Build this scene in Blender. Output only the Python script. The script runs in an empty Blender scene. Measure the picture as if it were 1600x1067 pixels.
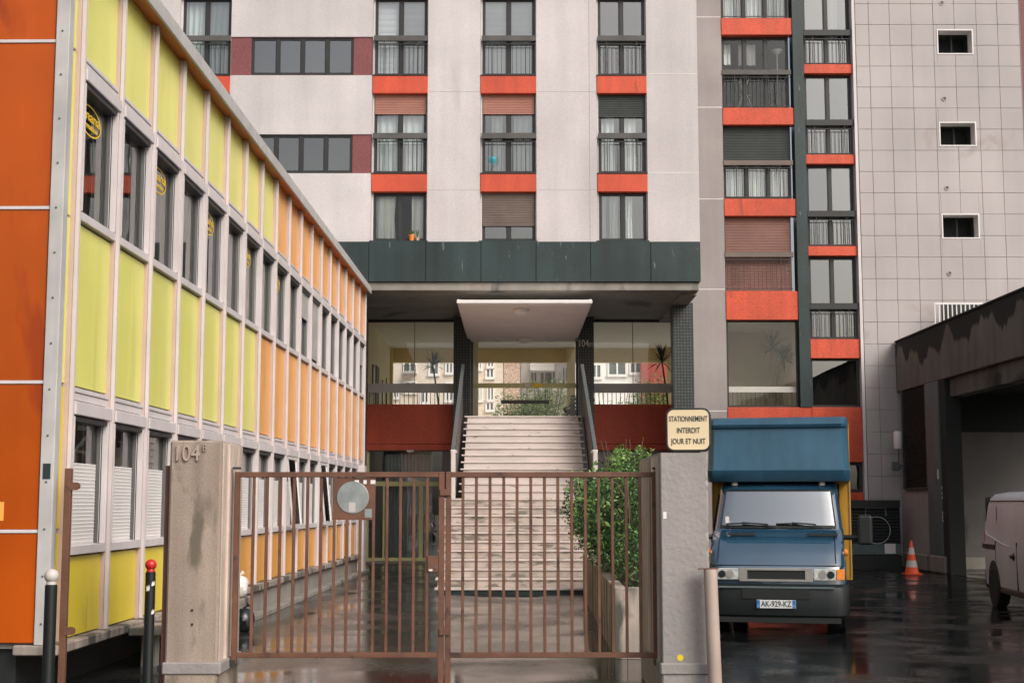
import bpy, bmesh, math, random
from mathutils import Vector, Matrix
R = math.radians
random.seed(7)
S = bpy.context.scene
C = S.collection
# ------------------------------------------------------------ camera
F_PX = 2222.22; EYE = 1.75; PITCH = math.atan(252 / F_PX)
cd = bpy.data.cameras.new('camera'); cam = bpy.data.objects.new('camera', cd); C.objects.link(cam)
cam.location = (0, 0, EYE); cam.rotation_euler = (math.pi / 2 + PITCH, 0, 0)
cd.sensor_width = 36; cd.lens = 50; cd.clip_end = 2000; cd.clip_start = 0.1
S.camera = cam
# ------------------------------------------------------------ sky, sun, exposure (soft overcast daylight)
SUN_EL, SUN_AZ = 38, 142          # azimuth seen from above, clockwise from +Y
w = bpy.data.worlds.new('World'); S.world = w; w.use_nodes = True
nt = w.node_tree; bg = nt.nodes['Background']
sky = nt.nodes.new('ShaderNodeTexSky'); sky.sky_type = 'NISHITA'; sky.sun_disc = False
sky.sun_elevation = R(SUN_EL); sky.sun_rotation = R(SUN_AZ); sky.dust_density = 6; sky.air_density = 1.0; sky.ozone_density = 0.6
hs = nt.nodes.new('ShaderNodeHueSaturation'); hs.inputs['Saturation'].default_value = 0.50
nt.links.new(sky.outputs[0], hs.inputs['Color']); nt.links.new(hs.outputs[0], bg.inputs[0]); bg.inputs[1].default_value = 0.15
sd = bpy.data.lights.new('sun', 'SUN'); sun = bpy.data.objects.new('sun', sd); C.objects.link(sun)
sd.energy = 1.15; sd.angle = R(30); sd.color = (1.0, 0.93, 0.865)
a_, e_ = R(SUN_AZ), R(SUN_EL)
sdir = Vector((math.sin(a_) * math.cos(e_), math.cos(a_) * math.cos(e_), math.sin(e_)))
sun.rotation_euler = sdir.to_track_quat('Z', 'Y').to_euler()
S.view_settings.view_transform = 'Standard'; S.view_settings.look = 'None'
S.view_settings.exposure = 0.04; S.view_settings.gamma = 1.0; S.view_settings.use_curve_mapping = False
S.render.resolution_x = 1024; S.render.resolution_y = 682

# ------------------------------------------------------------ photo pixel -> world
def ray(u, v):
    a = (533.5 - v) / F_PX
    return (u - 800) / F_PX, math.cos(PITCH) - a * math.sin(PITCH), math.sin(PITCH) + a * math.cos(PITCH)
def P(u, v, Y):
    x, y, z = ray(u, v); t = Y / y
    return Vector((x * t, Y, EYE + z * t))
def xa(u, v, Y): return P(u, v, Y).x
def zz(v, Y): return P(800, v, Y).z
def G(u, v):
    x, y, z = ray(u, v); t = -EYE / z
    return Vector((x * t, y * t, 0))

# ------------------------------------------------------------ materials
def mat(name, col, rough=.6, var=.12, scale=1.2, streak=0, grain=0, gscale=90, bump=0, bscale=70, metal=0, spec=.5,
        stain=None, rvar=0, rscale=1.5, island=0, coat=0):
    m = bpy.data.materials.new(name); m.use_nodes = True
    n = m.node_tree.nodes; L = m.node_tree.links; b = n['Principled BSDF']
    geo = n.new('ShaderNodeNewGeometry'); pos = geo.outputs['Position']
    def noise(s, sc=(1, 1, 1), det=4, dist=0):
        mp = n.new('ShaderNodeMapping'); mp.inputs['Scale'].default_value = sc; L.new(pos, mp.inputs[0])
        t = n.new('ShaderNodeTexNoise'); t.inputs['Scale'].default_value = s; t.inputs['Detail'].default_value = det
        t.inputs['Distortion'].default_value = dist; L.new(mp.outputs[0], t.inputs[0]); return t.outputs['Fac']
    def rng(src, a, b2, lo=.3, hi=.7):
        q = n.new('ShaderNodeMapRange'); q.inputs[1].default_value = lo; q.inputs[2].default_value = hi
        q.inputs[3].default_value = a; q.inputs[4].default_value = b2; L.new(src, q.inputs[0]); return q.outputs[0]
    def mul(c, f):
        q = n.new('ShaderNodeMix'); q.data_type = 'RGBA'; q.blend_type = 'MULTIPLY'; q.inputs[0].default_value = 1
        if isinstance(c, tuple): q.inputs[6].default_value = (*c, 1)
        else: L.new(c, q.inputs[6])
        L.new(f, q.inputs[7]); return q.outputs[2]
    c = tuple(col)
    if var: c = mul(c, rng(noise(scale), 1 - var, 1 + var))
    if streak: c = mul(c, rng(noise(scale * 4, (1, 1, .07)), 1 - streak, 1 + streak * .4))
    if grain: c = mul(c, rng(noise(gscale, det=2), 1 - grain, 1 + grain))
    if island: c = mul(c, rng(geo.outputs['Random Per Island'], 1 - island, 1 + island, 0, 1))
    if stain:                       # (colour, threshold, scale, stretch)
        q = n.new('ShaderNodeMix'); q.data_type = 'RGBA'
        L.new(rng(noise(stain[2], stain[3] if len(stain) > 3 else (1, 1, 1), 6, .4), 0, 1, stain[1], stain[1] + .08), q.inputs[0])
        if isinstance(c, tuple): q.inputs[6].default_value = (*c, 1)
        else: L.new(c, q.inputs[6])
        q.inputs[7].default_value = (*stain[0], 1); c = q.outputs[2]
    if isinstance(c, tuple): b.inputs['Base Color'].default_value = (*c, 1)
    else: L.new(c, b.inputs['Base Color'])
    b.inputs['Roughness'].default_value = rough
    if rvar: L.new(rng(noise(rscale, (1, 1, 1), 5), max(.02, rough - rvar), min(1, rough + rvar)), b.inputs['Roughness'])
    b.inputs['Metallic'].default_value = metal; b.inputs['Specular IOR Level'].default_value = spec
    b.inputs['Coat Weight'].default_value = coat; b.inputs['Coat Roughness'].default_value = .05
    if bump:
        bp = n.new('ShaderNodeBump'); bp.inputs['Strength'].default_value = bump; bp.inputs['Distance'].default_value = .02
        L.new(noise(bscale, det=3), bp.inputs['Height']); L.new(bp.outputs[0], b.inputs['Normal'])
    return m
def glass(name, tint=(.85, .9, .88), base=.08, gain=1.6, rough=0.0, wavy=0):
    m = bpy.data.materials.new(name); m.use_nodes = True; n = m.node_tree.nodes; L = m.node_tree.links
    n.remove(n['Principled BSDF']); out = n['Material Output']
    tr = n.new('ShaderNodeBsdfTransparent'); tr.inputs[0].default_value = (*tint, 1)
    gl = n.new('ShaderNodeBsdfGlossy'); gl.inputs['Roughness'].default_value = rough; gl.inputs[0].default_value = (.95, .97, .97, 1)
    fr = n.new('ShaderNodeFresnel'); fr.inputs[0].default_value = 1.5
    ma = n.new('ShaderNodeMath'); ma.operation = 'MULTIPLY_ADD'; ma.inputs[1].default_value = gain; ma.inputs[2].default_value = base; ma.use_clamp = True
    L.new(fr.outputs[0], ma.inputs[0]); mx = n.new('ShaderNodeMixShader')
    L.new(ma.outputs[0], mx.inputs[0]); L.new(tr.outputs[0], mx.inputs[1]); L.new(gl.outputs[0], mx.inputs[2]); L.new(mx.outputs[0], out.inputs[0])
    geo = n.new('ShaderNodeNewGeometry'); no = n.new('ShaderNodeTexNoise'); no.inputs['Scale'].default_value = .9
    L.new(geo.outputs['Position'], no.inputs[0])
    bp = n.new('ShaderNodeBump'); bp.inputs['Strength'].default_value = .04 + wavy; bp.inputs['Distance'].default_value = .05
    L.new(no.outputs[0], bp.inputs['Height']); L.new(bp.outputs[0], gl.inputs['Normal'])
    return m
def brickmat(name, c1, c2, cm, sx, sz, rough=.5, mortar=.04, axis='XZ', spec=.5):
    m = bpy.data.materials.new(name); m.use_nodes = True; n = m.node_tree.nodes; L = m.node_tree.links; b = n['Principled BSDF']
    geo = n.new('ShaderNodeNewGeometry'); sp = n.new('ShaderNodeSeparateXYZ'); cb = n.new('ShaderNodeCombineXYZ'); ad = n.new('ShaderNodeMath'); ad.operation = 'ADD'
    L.new(geo.outputs['Position'], sp.inputs[0]); L.new(sp.outputs[0], ad.inputs[0]); L.new(sp.outputs[1], ad.inputs[1])
    L.new(ad.outputs[0], cb.inputs[0]); L.new(sp.outputs[2], cb.inputs[1])
    t = n.new('ShaderNodeTexBrick'); L.new(cb.outputs[0], t.inputs[0]); t.offset = 0 if axis == 'grid' else .5
    t.inputs['Color1'].default_value = (*c1, 1); t.inputs['Color2'].default_value = (*c2, 1); t.inputs['Mortar'].default_value = (*cm, 1)
    t.inputs['Scale'].default_value = 1; t.inputs['Brick Width'].default_value = sx; t.inputs['Row Height'].default_value = sz; t.inputs['Mortar Size'].default_value = mortar * sz
    L.new(t.outputs[0], b.inputs['Base Color']); b.inputs['Roughness'].default_value = rough; b.inputs['Specular IOR Level'].default_value = spec
    return m

M = {}
M['white_wall'] = mat('rough_white_render', (.59, .55, .55), .9, .09, .5, streak=.10, grain=.07, gscale=26, bump=.3, bscale=45, stain=((.49, .45, .44), .63, .6, (1, 1, .25)))
M['grey_wall'] = mat('grey_render', (.34, .305, .295), .9, .12, .6, streak=.10, grain=.08, gscale=30, bump=.25, bscale=40)
M['joint'] = mat('joint_white', (.7, .67, .65), .8)
M['red'] = mat('red_mosaic', (.58, .076, .030), .55, .12, 1, grain=.28, gscale=45, streak=.14, stain=((.36, .055, .028), .64, 5, (1, 1, .2)))
M['brick_red'] = mat('brick_red_panel', (.56, .085, .040), .6, .12, .7, grain=.24, gscale=30, streak=.1)
M['maroon'] = mat('maroon_mosaic', (.20, .060, .062), .6, .1, 1, grain=.28, gscale=24)
M['granite'] = mat('dark_green_granite', (.018, .036, .036), .35, .28, .6, streak=.35, grain=.4, gscale=40, stain=((.17, .19, .18), .67, 9, (1, 1, .25)))
M['concrete'] = mat('weathered_concrete', (.27, .25, .22), .9, .18, .8, streak=.15, grain=.1, bump=.3, stain=((.09, .095, .09), .60, 1.1, (1, 1, .35)))
M['soffit'] = mat('grey_soffit', (.27, .275, .25), .85, .14, .7, stain=((.14, .15, .14), .6, .6))
M['frame'] = mat('dark_window_frame', (.022, .023, .023), .45, .1)
M['beam'] = mat('brown_grey_beam', (.085, .080, .075), .6, .2, 3)
M['iron'] = mat('dark_iron', (.03, .032, .033), .5, .1)
M['shutter_salmon'] = mat('salmon_shutter', (.42, .20, .15), .7, .08, 2)
M['shutter_dark'] = mat('dark_shutter', (.05, .058, .055), .65, .12, 2)
M['shutter_brown'] = mat('brown_shutter', (.16, .125, .105), .65, .12, 2)
M['shutter_rose'] = mat('rose_brown_shutter', (.27, .14, .115), .65, .10, 2)
M['curtain'] = mat('white_curtain', (.72, .74, .74), .9, .05)
M['blind'] = mat('pale_blind', (.68, .66, .70), .8, .04)
M['room'] = mat('room_wall', (.22, .21, .19), .9, .05)
M['room_pale'] = mat('pale_room_wall', (.60, .55, .46), .9, .05)
M['pane'] = glass('window_glass', (.80, .85, .84), .13, 2.0)
M['pane_left'] = glass('smoky_side_glass', (.80, .80, .78), .05, 1.15)
M['pane_clear'] = glass('lobby_glass', (.95, .97, .94), .02, 1.0, wavy=.03)
M['pane_grey'] = glass('grey_glass', (.62, .66, .66), .15, 2.0)
M['yellow'] = mat('yellow_panel', (.80, .78, .19), .27, .08, .6, spec=.45, streak=.07, stain=((.70, .67, .17), .63, 3.5, (1, 1, .12)))
M['yellow2'] = mat('deep_yellow_panel', (.80, .63, .030), .30, .08, .5, spec=.4, streak=.07, stain=((.62, .46, .03), .62, 4, (1, 1, .2)))
M['orange'] = mat('orange_panel', (.87, .40, .085), .30, .08, .6, spec=.4, streak=.07, stain=((.72, .31, .06), .63, 3.5, (1, 1, .12)))
M['orange2'] = mat('amber_panel', (.78, .35, .035), .32, .08, .5, spec=.4, streak=.07, stain=((.58, .23, .03), .62, 4, (1, 1, .2)))
M['deep_orange'] = mat('burnt_orange_panel', (.46, .078, .002), .26, .22, .5, spec=.4, streak=.10, stain=((.32, .045, .004), .58, 1.5, (1, 1, .4)))
M['alu'] = mat('white_aluminium', (.64, .595, .60), .42, .07, 2, spec=.5, streak=.06)
M['alu_pink'] = mat('pinkish_aluminium', (.54, .40, .355), .45, .07, 2)
M['alu_roof'] = mat('roof_edge_metal', (.48, .47, .46), .5, .12, 3, streak=.1)
M['soffit_orange'] = mat('orange_soffit', (.60, .17, .02), .5, .1)
M['sticker'] = mat('yellow_sticker', (.85, .55, .02), .5, 0)
M['white'] = mat('white_paint', (.75, .72, .70), .5, .05)
M['black'] = mat('black_void', (.012, .014, .014), .6, .1)
M['stair'] = mat('pale_painted_stone', (.54, .475, .445), .75, .12, 1.0, grain=.06, stain=((.22, .205, .18), .64, 7.0, (.5, 1, 2.0)), bump=.15)
M['stair_worn'] = mat('worn_stone_step', (.42, .36, .32), .8, .25, 3.0, grain=.12, stain=((.17, .16, .135), .545, 4.5, (.5, 1, 2.0)), bump=.2)
M['nosing'] = mat('step_nosing', (.58, .51, .475), .7, .12, 3, stain=((.24, .215, .19), .62, 9))
M['steel'] = mat('grey_steel_rail', (.10, .118, .118), .45, .1, 2)
M['steel_light'] = mat('light_grey_post', (.60, .56, .54), .5, .1)
M['leaf_garden'] = mat('garden_leaf', (.24, .34, .10), .5, .2, 3, island=.5)
M['sash_grey'] = mat('grey_sash', (.13, .13, .13), .5, .1)
M['dark_brown'] = mat('dark_brown_panel', (.075, .058, .055), .6, .15)
M['mosaic'] = brickmat('dark_mosaic', (.055, .065, .066), (.085, .10, .10), (.022, .026, .026), .085, .085, .45, .22, 'grid')
M['cream_ceiling'] = mat('cream_ceiling', (.90, .85, .74), .8, .03)
M['ochre'] = mat('ochre_wall', (.82, .63, .30), .8, .05)
M['pale_yellow'] = mat('pale_yellow_wall', (.88, .77, .48), .8, .04)
M['canopy'] = mat('canopy_pink_white', (.80, .725, .70), .8, .05)
M['olive_frame'] = mat('olive_yellow_frame', (.60, .57, .27), .45, .06)
M['rust'] = mat('rust_brown_paint', (.140, .062, .037), .5, .28, 4, grain=.15, stain=((.050, .030, .022), .62, 6), bump=.10, bscale=120)
M['rust_side'] = mat('dark_rust', (.13, .05, .037), .6, .2, 3)
M['plate_grey'] = mat('bare_galvanised', (.30, .325, .325), .4, .2, 8, metal=.3, stain=((.62, .60, .58), .70, 14))
M['pillar_tan'] = mat('tan_weathered_concrete', (.36, .285, .23), .9, .16, 1.6, streak=.26, grain=.12, gscale=60, bump=.3, bscale=90, stain=((.15, .125, .095), .555, 3.4, (1, 1, .4)))
M['pillar_grey'] = mat('grey_painted_concrete', (.315, .29, .277), .75, .12, 1.3, grain=.07, streak=.08, bump=.4, bscale=22, stain=((.46, .40, .35), .69, 4.2))
M['board'] = mat('board_marked_concrete', (.58, .47, .40), .9, .16, 1.5, streak=.3, grain=.08, bump=.2, island=.22)
M['planter'] = mat('stained_concrete', (.37, .315, .275), .9, .22, 1.5, streak=.5, grain=.1, bump=.25, stain=((.085, .085, .07), .50, 2.8, (1, 1, .22)))
M['leaf'] = mat('leaf_green', (.036, .092, .036), .5, .35, 2.5, island=.7, spec=.4)
M['leaf_light'] = mat('leaf_fresh_green', (.15, .27, .065), .5, .3, 3, island=.65, spec=.4)
M['leaf_big'] = mat('broad_leaf', (.13, .24, .10), .45, .2, 6, island=.3)
M['leaf_dark'] = mat('dark_blade_leaf', (.030, .055, .040), .4, .2, 3, island=.4)
M['stem'] = mat('bark_stem', (.16, .12, .08), .9, .2, 6)
M['soil'] = mat('soil', (.04, .032, .025), .95, .2, 4)
M['sign_cream'] = mat('cream_sign_face', (.80, .65, .42), .4, .04, 2)
M['ink'] = mat('dark_ink', (.02, .032, .035), .5, 0)
M['truck_blue'] = mat('truck_blue_paint', (.016, .060, .110), .22, .14, 1.5, coat=1.0, spec=.6, stain=((.045, .075, .10), .66, 6), streak=.08)
M['luton_blue'] = mat('chalky_blue_moulding', (.026, .088, .145), .36, .16, 1.5, streak=.16, spec=.5, stain=((.06, .12, .17), .66, 5, (1, 1, .3)))
M['truck_yellow'] = mat('truck_yellow_box', (.46, .235, .010), .5, .12, 1.5, streak=.1)
M['plastic_black'] = mat('black_plastic', (.010, .012, .012), .45, .1)
M['plastic_grey'] = mat('dark_grey_bumper', (.010, .014, .015), .45, .15, 3)
M['rubber'] = mat('tyre_rubber', (.014, .014, .014), .8, .1)
M['silver'] = mat('silver_grille', (.42, .40, .38), .35, .1, 4, metal=.4)
M['lens'] = mat('headlamp_lens', (.55, .57, .56), .12, .3, 18, spec=.7, coat=.8)
M['amber'] = mat('amber_lens', (.75, .22, .015), .2, .15, 12, coat=.6)
M['windscreen'] = glass('windscreen_glass', (.70, .76, .76), .50, 2.4, .04)
M['plate_white'] = mat('number_plate', (.72, .73, .72), .4, 0)
M['plate_blue'] = mat('plate_blue', (.03, .16, .42), .4, 0)
M['van_white'] = mat('dusty_white_van_paint', (.54, .58, .65), .36, .07, 1, streak=.05)
M['tile'] = mat('pale_stone_tile', (.43, .39, .385), .55, .12, .35, streak=.10, grain=.04, stain=((.36, .315, .30), .64, .9))
M['tile_back'] = mat('tile_joint', (.22, .195, .19), .9, .1)
M['garage'] = mat('sooty_concrete', (.125, .120, .108), .9, .18, .6, streak=.30, bump=.2, stain=((.022, .026, .024), .53, .8, (1, .5, .55)))
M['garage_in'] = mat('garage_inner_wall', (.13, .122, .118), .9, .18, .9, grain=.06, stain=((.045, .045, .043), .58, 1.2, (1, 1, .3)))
M['garage_dark'] = mat('near_black_wall', (.018, .02, .02), .9, .1)
M['teal_post'] = mat('chipped_teal_post', (.10, .135, .135), .6, .12, 2, stain=((.03, .035, .035), .66, 6))
M['cone_orange'] = mat('cone_orange', (.78, .085, .018), .5, .06)
M['cone_white'] = mat('dull_white', (.52, .48, .45), .5, .08)
M['red_ball'] = mat('red_ball_paint', (.52, .018, .015), .3, .1)
M['bollard'] = mat('bollard_dark_paint', (.008, .011, .011), .38, .1, stain=((.06, .07, .07), .74, 12))
M['pipe'] = mat('chipped_beige_pipe', (.40, .315, .27), .6, .16, 2, streak=.1, stain=((.12, .075, .05), .66, 7))
M['bag_white'] = mat('white_plastic_bag', (.74, .70, .69), .4, .08, 6, stain=((.55, .33, .36), .66, 9))
M['bag_black'] = mat('black_plastic_bag', (.015, .02, .022), .25, .1)
M['terracotta'] = mat('orange_flowerpot', (.75, .25, .04), .6, .05)
M['turquoise'] = mat('turquoise_globe', (.05, .42, .48), .5, .05)
M['brick_bg'] = brickmat('beige_brick', (.62, .52, .43), (.70, .60, .50), (.58, .53, .47), .25, .08, .9, .14)
M['stone_bg'] = mat('mottled_stone', (.42, .28, .20), .9, .2, 3, stain=((.68, .62, .56), .52, 16))
M['white_bg'] = mat('white_far_wall', (.80, .77, .74), .9, .05)
M['red_bg'] = mat('red_far_wall', (.32, .075, .06), .9, .1)
M['petal'] = mat('petal', (.68, .66, .62), .8, .1)

def wet(name, col, rough, rv, pud, scale, bumpn=.15, spec=.5):
    m = mat(name, col, rough, .28, .6, grain=.35, gscale=70, spec=spec)
    n = m.node_tree.nodes; L = m.node_tree.links; b = n['Principled BSDF']
    geo = n.new('ShaderNodeNewGeometry'); t = n.new('ShaderNodeTexNoise'); t.inputs['Scale'].default_value = scale; t.inputs['Detail'].default_value = 5
    t.inputs['Distortion'].default_value = .5; L.new(geo.outputs['Position'], t.inputs[0])
    q = n.new('ShaderNodeMapRange'); q.inputs[1].default_value = pud - .1; q.inputs[2].default_value = pud + .12; q.inputs[3].default_value = max(.03, rough - rv); q.inputs[4].default_value = rough + rv
    L.new(t.outputs['Fac'], q.inputs[0]); L.new(q.outputs[0], b.inputs['Roughness'])
    t2 = n.new('ShaderNodeTexNoise'); t2.inputs['Scale'].default_value = 60; t2.inputs['Detail'].default_value = 3; L.new(geo.outputs['Position'], t2.inputs[0])
    ml = n.new('ShaderNodeMath'); ml.operation = 'MULTIPLY'; L.new(t2.outputs['Fac'], ml.inputs[0]); L.new(q.outputs[0], ml.inputs[1])
    bp = n.new('ShaderNodeBump'); bp.inputs['Strength'].default_value = bumpn; bp.inputs['Distance'].default_value = .02
    L.new(ml.outputs[0], bp.inputs['Height']); L.new(bp.outputs[0], b.inputs['Normal'])
    return m
M['asphalt'] = wet('wet_asphalt', (.006, .008, .008), .19, .12, .50, .9, .16, .26)
M['court'] = wet('wet_courtyard_asphalt', (.030, .031, .029), .17, .11, .50, .6, .10, .5)

def soot(name, col, dark, zlo, zhi):
    m = mat(name, col, .9, .15, .8, streak=.22, bump=.2); n = m.node_tree.nodes; L = m.node_tree.links; b = n['Principled BSDF']
    src = b.inputs['Base Color'].links[0].from_socket
    geo = n.new('ShaderNodeNewGeometry'); mp = n.new('ShaderNodeMapping'); mp.inputs['Scale'].default_value = (.6, .6, .10); t = n.new('ShaderNodeTexNoise'); t.inputs['Scale'].default_value = 1.6; t.inputs['Detail'].default_value = 6
    L.new(geo.outputs['Position'], mp.inputs[0]); L.new(mp.outputs[0], t.inputs[0]); sp = n.new('ShaderNodeSeparateXYZ'); L.new(geo.outputs['Position'], sp.inputs[0])
    ad = n.new('ShaderNodeMath'); ad.operation = 'MULTIPLY_ADD'; ad.inputs[1].default_value = 2.6; L.new(t.outputs['Fac'], ad.inputs[0]); L.new(sp.outputs[2], ad.inputs[2])
    q = n.new('ShaderNodeMapRange'); q.inputs[1].default_value = zlo; q.inputs[2].default_value = zhi; L.new(ad.outputs[0], q.inputs[0])
    x = n.new('ShaderNodeMix'); x.data_type = 'RGBA'; L.new(q.outputs[0], x.inputs[0]); L.new(src, x.inputs[6]); x.inputs[7].default_value = (*dark, 1); L.new(x.outputs[2], b.inputs['Base Color']); return m
M['garage_soot'] = soot('soot_stained_parapet', (.15, .14, .12), (.014, .018, .017), 6.95, 7.05)

# ------------------------------------------------------------ mesh builder
class MB:
    def __init__(s): s.v = []; s.f = []; s.m = []
    def add(s, vs, fs, m=0):
        o = len(s.v); s.v += [tuple(p) for p in vs]; s.f += [tuple(i + o for i in q) for q in fs]; s.m += [m] * len(fs); return s
    def box(s, x0, x1, y0, y1, z0, z1, m=0):
        return s.add([(x0, y0, z0), (x1, y0, z0), (x1, y1, z0), (x0, y1, z0), (x0, y0, z1), (x1, y0, z1), (x1, y1, z1), (x0, y1, z1)],
                     [(0, 3, 2, 1), (4, 5, 6, 7), (0, 1, 5, 4), (1, 2, 6, 5), (2, 3, 7, 6), (3, 0, 4, 7)], m)
    def bar(s, p, q, wx, wz, up=(0, 0, 1), m=0):
        p, q = Vector(p), Vector(q); d = (q - p).normalized(); sx = d.cross(Vector(up)).normalized(); sz = sx.cross(d)
        vs = []
        for c in (p, q):
            for i, j in ((-1, -1), (1, -1), (1, 1), (-1, 1)): vs.append(c + sx * (i * wx / 2) + sz * (j * wz / 2))
        return s.add(vs, [(3, 2, 1, 0), (4, 5, 6, 7), (0, 1, 5, 4), (1, 2, 6, 5), (2, 3, 7, 6), (3, 0, 4, 7)], m)
    def tube(s, pts, r, n=8, m=0, cap=True):
        pts = [Vector(p) for p in pts]; rs = r if isinstance(r, (list, tuple)) else [r] * len(pts); vs = []
        for i, p in enumerate(pts):
            d = (pts[min(i + 1, len(pts) - 1)] - pts[max(i - 1, 0)]).normalized()
            a = d.cross(Vector((0, 0, 1)) if abs(d.z) < .9 else Vector((1, 0, 0))).normalized(); b = d.cross(a)
            for k in range(n):
                t = 2 * math.pi * k / n; vs.append(p + a * math.cos(t) * rs[i] + b * math.sin(t) * rs[i])
        fs = [(i * n + k, i * n + (k + 1) % n, (i + 1) * n + (k + 1) % n, (i + 1) * n + k) for i in range(len(pts) - 1) for k in range(n)]
        if cap: fs += [tuple(range(n))[::-1], tuple(range((len(pts) - 1) * n, len(pts) * n))]
        return s.add(vs, fs, m)
    def lathe(s, prof, c=(0, 0, 0), n=20, m=0, axis='Z'):
        vs = []
        for r, h in prof:
            for k in range(n):
                t = 2 * math.pi * k / n; a, b = r * math.cos(t), r * math.sin(t)
                p = (a, b, h) if axis == 'Z' else ((h, a, b) if axis == 'X' else (a, h, b))
                vs.append((c[0] + p[0], c[1] + p[1], c[2] + p[2]))
        fs = [(i * n + k, i * n + (k + 1) % n, (i + 1) * n + (k + 1) % n, (i + 1) * n + k) for i in range(len(prof) - 1) for k in range(n)]
        if prof[0][0] > 1e-4: fs.append(tuple(range(n))[::-1])
        if prof[-1][0] > 1e-4: fs.append(tuple(range((len(prof) - 1) * n, len(prof) * n)))
        return s.add(vs, fs, m)
    def prism(s, poly, axis, a, b, m=0):
        def mk(p, h): return (h, p[0], p[1]) if axis == 'X' else ((p[0], h, p[1]) if axis == 'Y' else (p[0], p[1], h))
        n = len(poly); vs = [mk(p, a) for p in poly] + [mk(p, b) for p in poly]
        return s.add(vs, [tuple(range(n)), tuple(range(n, 2 * n))[::-1]] + [(i, (i + 1) % n, n + (i + 1) % n, n + i) for i in range(n)], m)
    def grid(s, rows, m=0):
        n = len(rows[0]); vs = [p for r in rows for p in r]
        return s.add(vs, [(i * n + j, i * n + j + 1, (i + 1) * n + j + 1, (i + 1) * n + j) for i in range(len(rows) - 1) for j in range(n - 1)], m)
    def quad(s, *p, m=0): return s.add(p, [tuple(range(len(p)))], m)
    def mesh(s, name, mats, bevel=0, smooth=False, seg=1, recalc=True):
        me = bpy.data.meshes.new(name); me.from_pydata(s.v, [], s.f)
        mats = mats if isinstance(mats, (list, tuple)) else [mats]
        for q in mats: me.materials.append(M[q] if isinstance(q, str) else q)
        me.polygons.foreach_set('material_index', s.m)
        bm = bmesh.new(); bm.from_mesh(me)
        if recalc: bmesh.ops.remove_doubles(bm, verts=bm.verts, dist=1e-5); bmesh.ops.recalc_face_normals(bm, faces=bm.faces)
        if bevel:
            ed = [e for e in bm.edges if len(e.link_faces) == 2 and e.calc_face_angle(0) > .5]
            bmesh.ops.bevel(bm, geom=ed, offset=bevel, segments=seg, affect='EDGES', profile=.5, clamp_overlap=True)
        if smooth:
            for fc in bm.faces: fc.smooth = True
            for e in bm.edges:
                if len(e.link_faces) == 2 and e.calc_face_angle(0) > .6: e.smooth = False
        bm.to_mesh(me); bm.free(); return me
    def build(s, name, mats, parent=None, bevel=0, smooth=False, loc=None, rot=None, seg=1, recalc=True):
        return place(name, s.mesh(name, mats, bevel, smooth, seg, recalc), parent, loc, rot)
def place(name, me, parent=None, loc=None, rot=None):
    o = bpy.data.objects.new(name, me); C.objects.link(o)
    if parent is not None: o.parent = parent
    if loc is not None: o.location = loc
    if rot is not None: o.rotation_euler = rot
    return o
def tag(o, label, cat, group=None):
    o['label'] = label; o['category'] = cat
    if group: o['group'] = group
    return o
def thing(name, label, cat, loc=(0, 0, 0), rz=0, group=None):
    o = bpy.data.objects.new(name, None); C.objects.link(o); o.location = loc; o.rotation_euler = (0, 0, rz); o.empty_display_size = .2
    return tag(o, label, cat, group)
def struct(o): o['kind'] = 'structure'; return o
def stuff(o): o['kind'] = 'stuff'; return o
def lettering(txt, size, m, parent, loc, rot=(math.pi / 2, 0, 0), extrude=.002, name='lettering', align='CENTER', sx=1, weight=0):
    cu = bpy.data.curves.new(name, 'FONT'); cu.body = txt; cu.size = size; cu.extrude = extrude; cu.align_x = align; cu.align_y = 'CENTER'; cu.offset = weight
    t = bpy.data.objects.new(name, cu); C.objects.link(t)
    me = bpy.data.meshes.new_from_object(t); bpy.data.objects.remove(t); bpy.data.curves.remove(cu)
    me.materials.clear(); me.materials.append(M[m])
    o = place(name, me, parent, loc, rot); o.scale = (sx, 1, 1); return o
def bx(name, m, parent, x0, x1, y0, y1, z0, z1, bevel=0):
    return MB().box(x0, x1, y0, y1, z0, z1).build(name, m, parent, bevel)

# ============================================================ GROUND
g = MB().quad((-250, -150, 0), (250, -150, 0), (250, 350, 0), (-250, 350, 0)).build('ground', 'asphalt'); struct(g)
cw = MB().quad((-4.4, 12.4, .004), (1.9, 12.4, .004), (1.9, 42.2, .004), (-4.1, 42.2, .004)).build('courtyard', 'court'); struct(cw)
pv = MB().quad((-4.4, 4.0, .004), (1.9, 4.0, .004), (1.9, 12.39, .004), (-4.4, 12.39, .004)).build('pavement', 'court'); struct(pv)

# ============================================================ WINDOW KIT (facing -Y)
def curtain(mb, x0, x1, y, z0, z1, folds=6, amp=.03, m=0, gather=0):
    n = folds * 4; rows = []
    for k, z in enumerate((z1, (z0 + z1) / 2, z0)):
        r = []
        for i in range(n + 1):
            t = i / n; xx = x0 + (x1 - x0) * (t if k != 1 else t * (1 - gather * .5))
            r.append((xx, y + amp * math.sin(t * folds * 2 * math.pi + .6 * k), z))
        rows.append(r)
    mb.grid(rows, m)
def slats(mb, x0, x1, y, z0, z1, pitch, depth=.012):
    n = max(2, int((z1 - z0) / pitch)); h = (z1 - z0) / n
    for i in range(n):
        a = z0 + i * h
        mb.add([(x0, y, a), (x1, y, a), (x1, y - depth, a + h * .45), (x0, y - depth, a + h * .45), (x1, y, a + h * .92), (x0, y, a + h * .92)], [(0, 1, 2, 3), (3, 2, 4, 5)])
    mb.quad((x0, y + .004, z0), (x1, y + .004, z0), (x1, y + .004, z1), (x0, y + .004, z1))
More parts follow.
